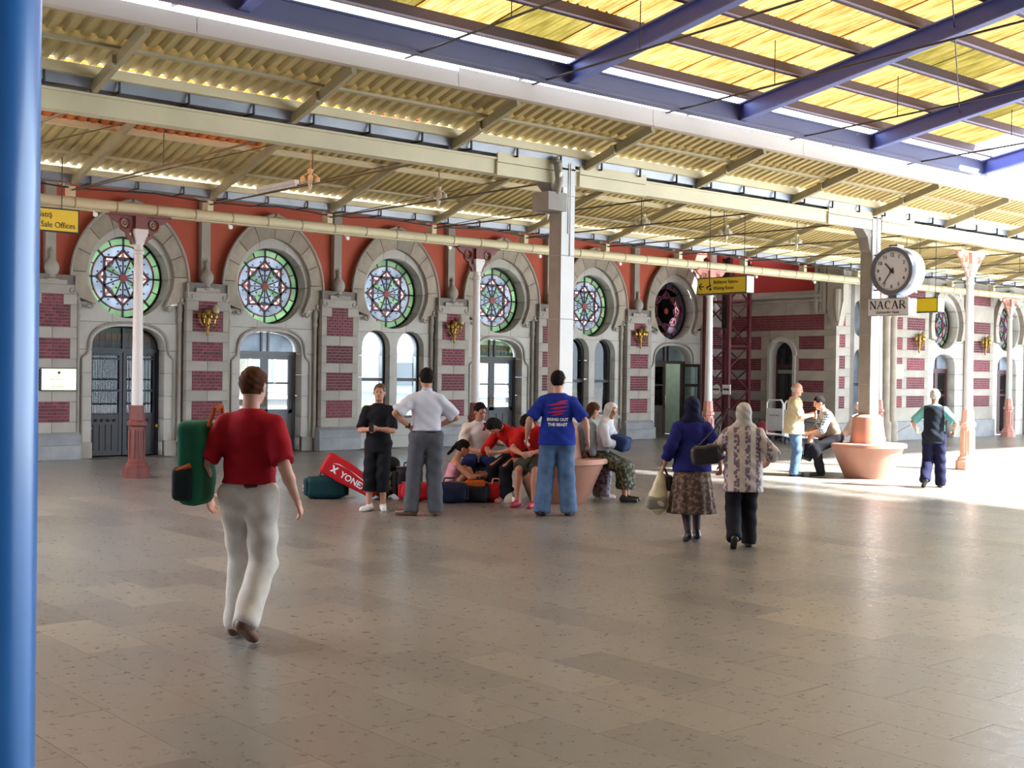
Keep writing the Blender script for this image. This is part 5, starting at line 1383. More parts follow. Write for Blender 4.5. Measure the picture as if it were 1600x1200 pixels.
def make_person(name_label, loc, heading, height, p, garments=(), hair='short', hairm=None, skin=None, shoes=SHOE, shoe_fmt='shoe', barefoot=False, hands=True, group=None, scarf=None, legs_skin=True, fine=.013, face=True, extra=None, gscale=None, sx=1.0):
    S_ = height / 1.75; skin = skin or SKIN
    t = thing('person', loc, name_label, 'person', group)
    rz = math.radians(heading - 90); t.rotation_euler = (0, 0, rz); t.scale = (S_, S_, S_)
    PERS[t.name] = t
    # --- body
    tb = p.bones('torso', -.012); tb[0] = (tb[0][0], tb[0][1], tb[0][2] - .035, tb[0][3] - .02, tb[0][4], tb[0][5]); bs = tb + p.bones('skin_legL') + p.bones('skin_legR') + p.bones('pelvis', -.028)
    arms = p.bones('skin_armL') + p.bones('skin_armR'); neck = p.bones('neck')
    feet = []
    for an, fd in ((p.anL, p.fL), (p.anR, p.fR)):
        feet += [(an - fd * .03 + np.array([0, 0, -.03]), an + fd * .15 + np.array([0, 0, -.055]) * 1.0, .036, .026, np.cross(fd, [1, 0, 0]) if abs(fd[0]) < .9 else None, 1)]
    allb = bs + arms + neck + feet; lo, hi = bbox(allb)
    fn = lambda P: smin(smin(union([eval_b(P, bs, .018)], .01), eval_b(P, arms, .02), .03), smin(eval_b(P, neck, .02), eval_b(P, feet, .02), .001), .02)
    parts = [(*surf(fn, lo, hi, .017), 0)]
    Hr, Hf, Hu = p.H; c = p.head
    def headf(P):
        r = sd_ell(P, c + Hu * .022 - Hf * .012, p.H, (.076, .096, .100))
        r = smin(r, sd_ell(P, c - Hu * .052 + Hf * .020, p.H, (.056, .066, .068)), .03)
        r = smin(r, sd_cap(P, p.skull0 - Hu * .03, c - Hu * .02 - Hf * .02, .052, .055), .02)
        if face:
            r = smin(r, sd_cap(P, c + Hf * .084 + Hu * .020, c + Hf * .106 - Hu * .020, .009, .014), .012)
            r = smin(r, sd_cap(P, c + Hf * .080 - Hr * .030 + Hu * .028, c + Hf * .080 + Hr * .030 + Hu * .028, .010, .010), .012)
            r = smin(r, sd_ell(P, c + Hf * .074 - Hu * .088, p.H, (.020, .018, .016)), .015)
            for q in (-1, 1):
                r = -smin(-r, sd_ell(P, c + Hf * .096 + Hr * .031 * q + Hu * .008, p.H, (.014, .012, .010)), .008)
        for q in (-1, 1): r = smin(r, sd_ell(P, c + Hr * .079 * q - Hf * .008 - Hu * .004, p.H, (.010, .022, .034)), .006)
        return r
    hl = c - .16; hh = c + .16
    parts.append((*surf(headf, hl, hh, .008), 0))
    if face:
        for q in (-1, 1):
            e = c + Hf * .080 + Hr * .030 * q + Hu * .009; parts.append((*surf(lambda P: sd_ell(P, e, p.H, (.013, .010, .008)), e - .02, e + .02, .004), 2))
        e = c + Hf * .084 - Hu * .050; parts.append((*surf(lambda P: sd_ell(P, e, p.H, (.022, .010, .006)), e - .03, e + .03, .004), 1))
    if hands:
        for sd in 'LR': parts.append((*hand_parts(p, sd, p.curl), 0))
    body = link('body', np_mesh('body', parts, [skin, LIP, EYE]), t); body.location = (0, 0, 0)
    # --- hair
    hm = hairm or HAIRD
    if hair:
        def hf(P):
            d = P - c; u = d @ Hu; f = d @ Hf; r_ = np.abs(d @ Hr)
            a = sd_ell(P, c + Hu * .026 - Hf * .014, p.H, (.087, .106, .108)) + folds(P, .0030, 3.2)
            face_cut = np.minimum(f - (.048 + .25 * np.clip(u - .02, 0, .1)), .072 - u)      # keep hair off the face
            a = np.maximum(a, face_cut)
            a = np.maximum(a, -(u + .058 if hair != 'bald' else u * 0 + 1))
            side = np.minimum(np.minimum(f + .012, .052 - f), -u + .022); a = np.maximum(a, side)
            if hair == 'bald': a = np.maximum(a, u - .02); a = np.maximum(a, -(u + .065)); a = np.maximum(a, f - .01)
            if hair == 'long':
                b = sd_cap(P, c - Hf * .03 + Hu * .02, c - Hf * .055 - Hu * .20, .085, .065, Hf, .7) + folds(P, .003, 2)
                b = np.maximum(b, f - .02); a = np.minimum(a, b)
            if hair == 'bob':
                b = sd_ell(P, c - Hf * .02 - Hu * .02, p.H, (.10, .10, .12)) + folds(P, .003, 2); b = np.maximum(b, np.minimum(f - .03, .072 - u)); a = np.minimum(a, b)
            if hair == 'bun':
                a = np.minimum(a, sd_ell(P, c - Hf * .115 + Hu * .02, p.H, (.045, .04, .045)))
            return a
        link('hair', np_mesh('hair', [(*surf(hf, c - .26, c + .19, .008), 0)], hm), t).location = (0, 0, 0)
    # --- garments
    G = {}
    for g in garments:
        nm, M, bs_, k, opt = g['name'], g['mat'], g['bones'], g.get('k', .03), g
        lo, hi = bbox(bs_)
        def gf(P, bs_=bs_, opt=opt):
            cl = opt.get('split')
            r = eval_b(P, bs_, opt.get('k', .03))
            if 'more' in opt: r = opt['more'](P, r)
            r = r + folds(P, opt.get('fold', .004), opt.get('ff', 1.0), opt.get('seed', 1))
            for (q, n_) in opt.get('cuts', ()): r = np.maximum(r, (P - np.asarray(q)) @ nrm(n_))
            return r
        if 'grow' in g: lo = lo - g['grow']; hi = hi + g['grow']
        v, f = surf(gf, lo, hi, g.get('h', fine))
        o = link(nm, np_mesh(nm, [(v, f, 0)], M), t); o.location = (0, 0, 0); G[nm] = o
        if g.get('label'): o['label'] = g['label']
    # --- shoes
    if shoes and not barefoot:
        for an, fd in ((p.anL, p.fL), (p.anR, p.fR)):
            sd = nrm(np.cross(fd, [0, 0, 1])); up = nrm(np.cross(sd, fd))
            def sf(P):
                a = sd_cap(P, an - fd * .035 - up * .040, an + fd * .165 - up * .052, .047, .042, sd, .92)
                a = smin(a, sd_cap(P, an - fd * .02 - up * .03, an - fd * .01 + up * .01, .046, .042), .03)
                d = P - an; return np.maximum(a, -(d @ up) - .078)
            o = link('shoe', np_mesh('shoe', [(*surf(sf, an - .24, an + .24, .011), 0)], shoes), t); o.location = (0, 0, 0)
    return t, G
PERS = {}
def tee(p, M, sleeve=.75, hem=.0, g=.016, collar=True, name='shirt', loose=.02, fold=.004, hemdrop=.02, label=None, more=None, extra=(), seed=1, gb=0, low=.0):
    bs = p.bones('torso', g) + p.bones('armL', g, sleeve, loose=loose) + p.bones('armR', g, sleeve, loose=loose)
    if low: bs += [(p.pel + (p.wst - p.pel) * .4, p.pel - (p.wst - p.pel) / .16 * low, .158 * p.fat + g + gb, .172 * p.fat + g + gb, p.Fw, .80)]
    up = nrm(p.wst - p.pel)
    d = dict(name=name, mat=M, bones=bs, cuts=[(p.pel - up * hemdrop, -up), (p.neck + p.Up * .018, p.Up)], fold=fold, label=label, seed=seed, k=.03)
    if more: d['more'] = more
    return d
def trousers(p, M, leg=2, g=.010, loose=.012, fold=.005, name='trousers', seed=2, top=.068):
    bs = p.bones('pelvis', g) + p.bones('legL', g, leg=leg, loose=loose) + p.bones('legR', g, leg=leg, loose=loose)
    up = nrm(p.wst - p.pel); return dict(name=name, mat=M, bones=bs, cuts=[(p.pel + up * top, up)] , fold=fold, seed=seed, k=.02, ff=.8)
def decal(t, target, mesh2d, org, right, up, out, name, M, lift=.006):
    """lay flat artwork (x,y) on a garment by casting it onto the cloth; local frame of the person"""
    dg = target.data; bvh = BVHTree.FromPolygons([v.co for v in dg.vertices], [tuple(p_.vertices) for p_ in dg.polygons])
    bm = bmesh.new(); bm.from_mesh(mesh2d)
    for v in bm.verts:
        q = Vector(org) + Vector(right) * v.co.x + Vector(up) * v.co.y; h_ = bvh.ray_cast(q + Vector(out) * .5, -Vector(out))
        v.co = (h_[0] if h_[0] else q) + Vector(out) * (lift + max(0, v.co.z))
    me = bpy.data.meshes.new(name); bm.to_mesh(me); bm.free(); me.materials.clear(); me.materials.append(M)
    o = bpy.data.objects.new(name, me); COL.objects.link(o); o.parent = target; return o
def flat(polys):
    b = MB()
    for pl in polys: b.add([(x, y, 0) for x, y in pl], [tuple(range(len(pl)))])
    me = bpy.data.meshes.new('art'); me.from_pydata(b.v, [], b.f); return me
def blob(parent, name, M, fn, lo, hi, h=.013):
    o = link(name, np_mesh(name, [(*surf(fn, lo, hi, h), 0)], M), parent); o.location = (0, 0, 0); return o
A = np.array
exec_people = True
C_ = cloth
RED = C_('red_shirt', (.33, .006, .018)); KHAKI = C_('pale_khaki', (.64, .60, .54)); BLKC = C_('black', (.010, .010, .014)); WHT = C_('white_shirt', (.62, .64, .74), var=.04)
GREYT = C_('charcoal_trousers', (.085, .09, .11)); BLUET = C_('royal_blue', (.012, .030, .26)); JEAN = C_('denim', (.085, .15, .27), scale=9, var=.25)
NAVY = C_('navy', (.012, .014, .12)); NAVYK = C_('navy_dark', (.008, .009, .035)); TEE_W = C_('white_tee', (.72, .68, .66), var=.03); BLJ = C_('blue_tracksuit', (.012, .03, .14)); PINK = C_('pink_top', (.62, .30, .38))
REDT = C_('bright_red', (.50, .012, .012)); OLIVE = C_('olive_shorts', (.05, .06, .045)); PALEB = C_('pale_blue_shirt', (.30, .38, .50), scale=20, var=.15)
CREAMS = C_('cream_shirt', (.62, .54, .33), var=.04); TEAL = C_('teal_shirt', (.18, .50, .50)); VEST = C_('vest_dark', (.015, .02, .03)); TAUPE = C_('taupe_vest', (.17, .14, .10)); SCG = C_('scarf_grey', (.44, .42, .38), var=.06)
WSHOE = mat('shoe_white', (.75, .74, .72), .5); BSHOE = mat('shoe_brown', (.12, .05, .03), .4); RSHOE = mat('shoe_red', (.40, .03, .06), .5)
def pattern_mat(name, base, ink, kind):
    M = bpy.data.materials.new(name); M.use_nodes = True; nt = M.node_tree; N = nt.nodes; L = nt.links; b = N['Principled BSDF']; b.inputs['Roughness'].default_value = .85
    tc = N.new('ShaderNodeTexCoord'); mx = N.new('ShaderNodeMixRGB'); mx.inputs[1].default_value = (*base, 1); mx.inputs[2].default_value = (*ink, 1)
    if kind == 'plaid':
        w1 = N.new('ShaderNodeTexWave'); w1.inputs['Scale'].default_value = 7; w2 = N.new('ShaderNodeTexWave'); w2.inputs['Scale'].default_value = 7; w2.bands_direction = 'Z'
        a = N.new('ShaderNodeMath'); a.operation = 'MAXIMUM'
        L.new(tc.outputs['Object'], w1.inputs[0]); L.new(tc.outputs['Object'], w2.inputs[0]); L.new(w1.outputs['Fac'], a.inputs[0]); L.new(w2.outputs['Fac'], a.inputs[1])
        g = N.new('ShaderNodeMath'); g.operation = 'GREATER_THAN'; g.inputs[1].default_value = .72; L.new(a.outputs[0], g.inputs[0]); L.new(g.outputs[0], mx.inputs[0])
    elif kind == 'blouse':
        # vertical floral bands on a cream ground
        sx = N.new('ShaderNodeSeparateXYZ'); L.new(tc.outputs['Object'], sx.inputs[0])
        m1 = N.new('ShaderNodeMath'); m1.operation = 'MULTIPLY'; m1.inputs[1].default_value = 48; L.new(sx.outputs[0], m1.inputs[0])
        s1 = N.new('ShaderNodeMath'); s1.operation = 'SINE'; L.new(m1.outputs[0], s1.inputs[0])
        v = N.new('ShaderNodeTexVoronoi'); v.inputs['Scale'].default_value = 26; L.new(tc.outputs['Object'], v.inputs['Vector'])
        n = N.new('ShaderNodeMath'); n.operation = 'LESS_THAN'; n.inputs[1].default_value = .58; L.new(v.outputs['Distance'], n.inputs[0])
        g = N.new('ShaderNodeMath'); g.operation = 'GREATER_THAN'; g.inputs[1].default_value = .0; L.new(s1.outputs[0], g.inputs[0])
        k = N.new('ShaderNodeMath'); k.operation = 'MULTIPLY'; L.new(n.outputs[0], k.inputs[0]); L.new(g.outputs[0], k.inputs[1]); 
        k2 = N.new('ShaderNodeMath'); k2.operation = 'MULTIPLY'; k2.inputs[1].default_value = .85; L.new(k.outputs[0], k2.inputs[0]); L.new(k2.outputs[0], mx.inputs[0])
    else:
        n = N.new('ShaderNodeTexNoise'); n.inputs['Scale'].default_value = 22; n.inputs['Detail'].default_value = 3; L.new(tc.outputs['Object'], n.inputs['Vector'])
        r = N.new('ShaderNodeValToRGB'); r.color_ramp.elements[0].position = .5; r.color_ramp.elements[1].position = .56; L.new(n.outputs['Fac'], r.inputs[0]); L.new(r.outputs[0], mx.inputs[0])
    L.new(mx.outputs[0], b.inputs['Base Color']); return M
BLOUSE = pattern_mat('cloth_floral_blouse', (.50, .44, .40), (.10, .06, .11), 'blouse')
SKIRT = pattern_mat('cloth_brown_print', (.075, .042, .035), (.20, .13, .09), 'noise')
SKIRTG = pattern_mat('cloth_green_print', (.025, .028, .02), (.16, .16, .09), 'noise')
PLAID = pattern_mat('cloth_plaid', (.09, .11, .17), (.45, .50, .58), 'plaid')
FLOR = pattern_mat('cloth_pale_floral', (.35, .30, .36), (.12, .08, .14), 'noise')
CAMO = pattern_mat('cloth_khaki_pattern', (.02, .02, .02), (.32, .26, .13), 'noise')

def strap_mesh(par, pts, r, M, name='strap'):
    b = MB().path([tuple(q) for q in pts], r, 7); o = link(name, b.mesh(name, M), par); return o
def rbox(P, c, fr, R, rad):
    d = P - A(c); q = np.stack([np.abs(d @ fr[i]) - (R[i] - rad) for i in range(3)], -1)
    return np.sqrt((np.maximum(q, 0) ** 2).sum(-1)) + np.minimum(q.max(-1), 0) - rad
I3 = (A([1, 0, 0]), A([0, 1, 0]), A([0, 0, 1]))
def scarf_part(t, p, M, drape=.16, name='headscarf', face_open=True):
    c = p.head; Hr, Hf, Hu = p.H
    def f(P):
        d = P - c; u = d @ Hu; ff = d @ Hf; r_ = np.abs(d @ Hr)
        a = sd_ell(P, c + Hu * .022 - Hf * .012, p.H, (.094, .114, .118))
        a = smin(a, sd_cap(P, c - Hu * .06 - Hf * .02, p.neck - p.Up * .01, .082, .10, Hf, .9), .05)
        a = smin(a, sd_cap(P, p.neck - p.Up * .02 - p.Fw * .03, p.neck - p.Up * drape - p.Fw * .10, .10, .025, p.Fw, .5), .05)
        a = smin(a, sd_cap(P, p.neck - p.R * .09 - p.Up * .02, p.neck + p.R * .09 - p.Up * .02, .07, .07), .04)
        a = a + folds(P, .003, 1.6, 3)
        if face_open: a = np.maximum(a, -np.maximum(np.maximum(r_ - .056, .045 - ff), np.maximum(u - .075, -.105 - u)))
        return a
    return blob(t, name, M, f, np.minimum(c, p.neck) - .26, c + .17, .010)
def skirt_g(p, M, z1, r0, r1, waist=.14, name='skirt', pleat=.006, n=14, shift=(0, 0)):
    top = p.pel + A([0, 0, waist])
    def more(P, r):
        z = P[..., 2]; t_ = np.clip((top[2] - z) / (top[2] - z1), 0, 1); cx = p.pel[0] + shift[0] * t_; cy = p.pel[1] + shift[1] * t_
        x = P[..., 0] - cx; y = (P[..., 1] - cy) / .80; ang = np.arctan2(y, x)
        R = r0 + (r1 - r0) * t_ ** .8 + pleat * t_ * np.sin(n * ang) ; return np.sqrt(x * x + y * y) - R
    return dict(name=name, mat=M, bones=[(top, A([p.pel[0], p.pel[1], z1]), r1, r1, None, 1)], more=more, cuts=[((0, 0, z1), (0, 0, -1)), (top, (0, 0, 1))], fold=.002, grow=.02, h=.014)

# 1 --- man in the red shirt
p = Person(pelvis=(0, 0, .945), lean=3, aL=(-.10, .06, .09), aR=(.10, -.26, .17), kR=(0, 1, .1), fR=(0, .85, -.5), fL=(.05, 1, 0), wR=(.30, .06, .90), wL=(-.30, .05, .92), head_pitch=6, head_yaw=-10, hipyaw=-4, fat=1.04)
t, G = make_person('man in a red t-shirt and pale khaki trousers walking away in the foreground', (3.95, 7.19, 0), 38, 1.75, p,
    [tee(p, RED, .9, hemdrop=-.05, loose=.035, fold=.005), trousers(p, KHAKI, 2, .014, .022, .006)], hair='short', hairm=HAIRB, skin=SKINL, shoes=BSHOE)
blob(t, 'belt', BSHOE, lambda P: np.maximum(eval_b(P, p.bones('pelvis', .016), .02), np.abs(P[..., 2] - .992) - .018), A([-.3, -.3, .95]), A([.3, .3, 1.05]))
bag = thing('shoulder_bag', tuple(t.location), 'green backpack with an orange strap hanging on the left shoulder of the man in red', 'bag'); bag.rotation_euler = t.rotation_euler
def bagf(P): return rbox(P, (-.335, -.06, 1.13), I3, (.085, .15, .27), .06) + folds(P, .006, .6)
b1 = blob(bag, 'bag_body', C_('green_nylon', (.012, .10, .055)), bagf, A([-.46, -.26, .8]), A([-.2, .15, 1.45]), .014)
blob(bag, 'front_pocket', C_('dark_nylon', (.012, .02, .02)), lambda P: rbox(P, (-.36, -.17, 1.0), I3, (.07, .07, .11), .04), A([-.48, -.3, .85]), A([-.2, 0, 1.15]), .012)
strap_mesh(bag, [(-.24, -.09, 1.36), (-.22, -.05, 1.47), (-.21, .04, 1.49), (-.24, .13, 1.38), (-.30, .13, 1.15)], .014, C_('orange_webbing', (.45, .10, .02)))
strap_mesh(bag, [(-.44, -.14, 1.05), (-.40, -.22, 1.08), (-.30, -.22, 1.12)], .016, C_('orange_webbing', (.45, .10, .02)), 'compression_strap')

# 2 --- boy in black holding a phone
p = Person(aL=(-.08, .02, .08), aR=(.10, .08, .08), wL=(-.05, .27, 1.14), wR=(.07, .27, 1.13), eL=(-.8, -.4, -1), eR=(.8, -.4, -1), hL=(.5, .7, .2), hR=(-.5, .7, .2), curl=1.0, head_yaw=6, head_roll=-4, fL=(-.3, 1, 0), fR=(.4, 1, 0), fat=.96, sh=.175)
t, G = make_person('boy in a black polo and black cropped trousers looking down the hall, facing the camera', (8.87, 12.89, 0), 222, 1.57, p,
    [tee(p, BLKC, .9, hemdrop=.14, low=.14, loose=.03), trousers(p, BLKC, 1.55, .012, .022, .005, 'cropped_trousers')], hairm=mat('hair_dark_blond', (.07, .04, .025), .5, var=.3, scale=30), skin=SKIN, shoes=WSHOE)
ph = thing('mobile_phone', (0, 0, 0), 'small dark phone held in both hands by the boy in black', 'phone')
ph.location = t.location; ph.rotation_euler = t.rotation_euler
o = MB().box(-.028, .030, .36, .375, .985, 1.09).build('handset', BLACK, None); o.parent = ph; ph_o = o
o = MB().box(-.022, .024, .357, .36, 1.02, 1.08).build('screen', mat('screen_grey', (.1, .12, .14), .2), None); o.parent = ph

# 3 --- man in the white shirt, hands on hips
p = Person(aL=(-.17, .03, .08), aR=(.12, .0, .08), fL=(-.9, .5, 0), fR=(.2, 1, 0), wL=(-.20, -.03, 1.05), wR=(.15, .15, 1.06), eL=(-1, -.5, .1), eR=(1, -.35, .1), hL=(.75, .3, -.5), hR=(-.7, .4, -.3), curl=.4, head_yaw=14, head_pitch=4, fat=1.06)
t, G = make_person('man in a white short sleeved shirt with hands on hips, seen from behind', (8.99, 12.06, 0), 58, 1.77, p,
    [tee(p, WHT, .92, hemdrop=-.06, loose=.045, fold=.007, seed=5), trousers(p, GREYT, 2, .016, .022, .006)], hairm=HAIRD, skin=SKIN, shoes=BSHOE)
blob(t, 'belt', BLACK, lambda P: np.maximum(eval_b(P, p.bones('pelvis', .020), .02), np.abs(P[..., 2] - 1.0) - .018), A([-.3, -.3, .95]), A([.3, .3, 1.05]))
blob(t, 'collar', WHT, lambda P: np.maximum(sd_cap(P, p.neck - p.Up * .02, p.neck + p.Up * .035, .075, .062), -sd_cap(P, p.neck - p.Up * .2, p.neck + p.Up * .2, .052, .052)), p.neck - .12, p.neck + .12, .009)
strap_mesh(t, [tuple(p.wrL + nrm(p.elL - p.wrL) * .03 - A([.03, 0, 0])), tuple(p.wrL + nrm(p.elL - p.wrL) * .03 + A([.03, 0, 0]))], .030, BLACK, 'wrist_watch')

# 4 --- man in the blue t-shirt
p = Person(aL=(-.17, .0, .08), aR=(.15, .02, .08), fL=(-.3, 1, 0), fR=(.3, 1, 0), wL=(-.36, .10, .95), wR=(.37, .05, .93), eL=(-.6, -1, 0), eR=(.6, -1, 0), head_yaw=-28, fat=1.13, sh=.180)
t, G = make_person('man in a royal blue t-shirt with red stripes and white back lettering', (10.30, 11.17, 0), 49, 1.76, p,
    [tee(p, BLUET, .88, hemdrop=.09, low=.08, gb=.018, loose=.04, fold=.005, seed=3), trousers(p, JEAN, 2, .016, .035, .005)], hairm=HAIRD, skin=SKINL, shoes=SHOE)
sh_ = G['shirt']; inkw = C_('print_white', (.62, .62, .60)); inkr = C_('print_crimson', (.40, .03, .10))
dec = lambda mesh, z, nm, M_: decal(t, sh_, mesh, (0, -.4, z), (1, 0, 0), (0, 0, 1), (0, -1, 0), nm, M_)
for i, (z, x0, x1) in enumerate(((1.365, -.02, .13), (1.335, -.13, .13), (1.290, -.10, .12), (1.245, -.13, .12), (1.212, -.08, .08))):
    n = 10; up_ = [(x0 + (x1 - x0) * j / n, .014 * math.sin(PI * j / n) + .030 * (j / n)) for j in range(n + 1)]; dn = [(x, y - .026 * math.sin(PI * j / n)) for j, (x, y) in enumerate(up_)]
    polys = [[up_[j], up_[j + 1], dn[j + 1], dn[j]] for j in range(n)]
    dec(flat(polys), z, 'print_stripe', inkr)
dec(text_mesh('BRING OUT', .048, inkw, ext=.001, bold=.002), 1.165, 'lettering', inkw)
dec(text_mesh('THE BEAST', .048, inkw, ext=.001, bold=.002), 1.105, 'lettering', inkw)

# 5 --- woman in navy with a brown skirt
p = Person(pelvis=(0, 0, .94), lean=3, aL=(-.06, -.14, .11), aR=(.09, .12, .09), fL=(0, .95, -.25), wL=(-.34, .02, .90), wR=(.34, -.02, .92), eL=(-.3, -1, 0), eR=(.5, -1, 0), fat=1.05, sh=.17, head_pitch=8, curl=.9)
t, G = make_person('woman in a navy cardigan, navy headscarf and long brown printed skirt', (9.92, 8.68, 0), 52, 1.51, p,
    [tee(p, NAVY, 2.6, hemdrop=.10, low=.12, gb=.035, loose=.02, g=.026, fold=.005), skirt_g(p, SKIRT, .34, .16, .30, pleat=.014)], hair=None, skin=SKIN, shoes=SHOE)
scarf_part(t, p, NAVYK, .2)
blob(t, 'stocking', mat('cloth_stocking', (.05, .02, .035), .7), lambda P: np.maximum(eval_b(P, [(b[0], b[1], b[2] + .004, b[3] + .004, None, 1) for b in p.bones('skin_legL') + p.bones('skin_legR')], .01), P[..., 2] - .5), A([-.3, -.3, .05]), A([.3, .3, .5]))
strap_mesh(t, [tuple(p.wrL + A([-.02, 0, .03])), tuple(p.wrL + A([.02, 0, .03]))], .028, BLACK, 'wrist_watch')
hb_ = thing('hand_bag', tuple(t.location), 'small black handbag carried beside the brown printed skirt', 'bag'); hb_.rotation_euler = t.rotation_euler
blob(hb_, 'bag_body', mat('leather_black', (.012, .012, .014), .4), lambda P: rbox(P, (-.235, .10, .60), I3, (.035, .11, .085), .03), A([-.3, -.05, .48]), A([-.15, .25, .72]), .012)
strap_mesh(hb_, [(-.24, .03, .66), (-.28, .03, .755), (-.27, .12, .755), (-.23, .17, .66)], .008, BLACK)
pb = thing('plastic_bag', tuple(t.location), 'pale yellow plastic carrier bag in the left hand of the woman in navy', 'bag'); pb.rotation_euler = t.rotation_euler
def pbf(P):
    a = sd_cap(P, A([-.33, .0, .70]), A([-.36, -.02, .40]), .035, .125, A([0, 1, 0]), .65); return np.maximum(a, .285 - P[..., 2]) + folds(P, .008, .9, 4)
blob(pb, 'bag_body', mat('plastic_pale_yellow', (.62, .58, .40), .35, var=.2, scale=9), pbf, A([-.52, -.16, .25]), A([-.2, .14, .78]), .012)
blob(pb, 'contents', mat('contents_grey', (.22, .21, .2), .6), lambda P: rbox(P, (-.375, -.04, .40), I3, (.112, .06, .07), .04), A([-.52, -.2, .3]), A([-.2, .14, .5]), .012)

# 6 --- woman with the grey headscarf
p = Person(pelvis=(0, 0, .94), lean=2, aL=(-.12, -.20, .16), aR=(.09, .10, .08), fL=(0, .75, -.6), wL=(-.16, .26, 1.10), wR=(.30, .14, 1.0), eL=(-1, -.7, 0), eR=(.6, -1, 0), fat=1.17, sh=.175, head_pitch=4, hL=(.2, 1, 0), hR=(-.3, 1, -.2))
t, G = make_person('woman in a cream floral tunic with a pale grey headscarf and black trousers', (9.95, 8.03, 0), 46, 1.46, p,
    [tee(p, BLOUSE, 2.4, hemdrop=.26, low=.30, loose=.03, g=.032, gb=.01, fold=.006), trousers(p, BLKC, 2, .012, .03, .005)], hair=None, skin=SKIN, shoes=SHOE)
scarf_part(t, p, SCG, .26)
hb2 = thing('shoulder_bag', tuple(t.location), 'black leather shoulder bag under the left arm of the woman with the grey headscarf', 'bag'); hb2.rotation_euler = t.rotation_euler
blob(hb2, 'bag_body', mat('leather_black', (.012, .012, .014), .4), lambda P: rbox(P, (-.38, -.03, .93), (nrm([1, .1, .15]), nrm([-.1, 1, 0]), nrm([-.15, 0, 1])), (.15, .06, .10), .05) + folds(P, .004), A([-.58, -.16, .78]), A([-.2, .08, 1.10]), .012)
strap_mesh(hb2, [(-.48, -.03, .99), (-.30, -.14, 1.20), (-.16, -.10, 1.40), (-.15, .02, 1.41), (-.22, .10, 1.24), (-.28, -.02, 1.0)], .008, BLACK)

# 7 --- standing old man in the cream shirt
p = Person(aL=(-.09, .02, .08), aR=(.10, .0, .08), wL=(-.10, .30, 1.16), wR=(.08, .32, 1.14), eL=(-.5, -.3, -1), eR=(.5, -.3, -1), hL=(.5, .8, .1), hR=(-.5, .8, .1), curl=.9, head_pitch=12, fat=1.14, lean=2)
t, G = make_person('old man with white hair, cream shirt and blue jeans standing by the clock column', (17.86, 13.32, 0), -48, 1.62, p,
    [tee(p, CREAMS, .95, hemdrop=.16, low=.16, gb=.02, loose=.04, g=.024, fold=.006), trousers(p, JEAN, 2, .014, .022)], hair='bald', hairm=HAIRG, skin=SKINL, shoes=SHOE)
pp = thing('folded_paper', tuple(t.location), 'white folded paper held by the old man in the cream shirt', 'paper'); pp.rotation_euler = t.rotation_euler
link('paper_sheet', MB().box(-.09, .08, .37, .378, 1.0, 1.14).mesh('paper_sheet', WHITE), pp)

# 8 --- man seated on the clock bench
def seated(h=.62, **k):
    k.setdefault('pelvis', (0, 0, h + .085)); return Person(**k)
p = Person(pelvis=(0, 0, .72), lean=22, bend=8, aL=(-.10, .30, .09), aR=(.0, .50, .36), kL=(0, 1, .6), kR=(0, .6, 1), fR=(.1, .9, .35), wL=(-.04, .50, .78), wR=(.14, .46, .80), eL=(-.7, -.4, -.4), eR=(.7, -.4, -.4), head_pitch=-8, curl=.8, hL=(.3, .9, -.2), hR=(-.3, .9, -.2))
t, G = make_person('man in a taupe vest and plaid sleeves seated cross-legged on the clock bench', (18.42, 12.86, 0), 145, 1.68, p,
    [dict(name='plaid_shirt', mat=PLAID, bones=p.bones('torso', .010) + p.bones('armL', .014, 2.2) + p.bones('armR', .014, 2.2), cuts=[(p.neck + p.Up * .02, p.Up)]),
     dict(name='vest', mat=TAUPE, bones=p.bones('torso', .022), cuts=[(p.neck - p.Up * .0, p.Up), (p.pel - A([0, 0, .06]), (0, 0, -1))], fold=.006), trousers(p, BLKC, 2, .012, .02)], hairm=HAIRD, skin=SKIN, shoes=SHOE)

# 9 --- man in the dark vest walking right
p = Person(pelvis=(0, 0, .945), lean=3, aL=(-.12, -.18, .16), aR=(.10, .16, .08), fL=(-.3, .8, -.5), wL=(-.34, .22, 1.02), wR=(.32, .16, 1.02), eL=(-.7, -1, 0), eR=(.7, -1, 0), fat=1.10, sh=.175, head_pitch=4, curl=1.0)
t, G = make_person('grey haired man in a black vest over a teal shirt walking away at the right', (17.92, 10.67, 0), 24, 1.56, p,
    [tee(p, TEAL, .95, hemdrop=.0, loose=.04, g=.014), dict(name='vest', mat=VEST, bones=p.bones('torso', .028) + [(p.pel, p.pel - A([0, 0, .12]), .175, .18, p.Fw, .8)], cuts=[(p.neck - p.Up * .01, p.Up), (p.pel - A([0, 0, .16]), (0, 0, -1)), (p.shL - p.R * .01, -p.R), (p.shR + p.R * .01, p.R)], fold=.006), trousers(p, NAVYK, 2, .014, .03)], hair='short', hairm=HAIRG, skin=SKIN, shoes=SHOE)
cn = thing('rolled_paper', tuple(t.location), 'thin rolled paper in the left hand of the man in the black vest', 'paper'); cn.rotation_euler = t.rotation_euler
link('roll', MB().tube((-.38, .25, .98), (-.62, .38, .84), .012, n=8).mesh('roll', mat('paper_grey', (.45, .44, .42), .7)), cn)

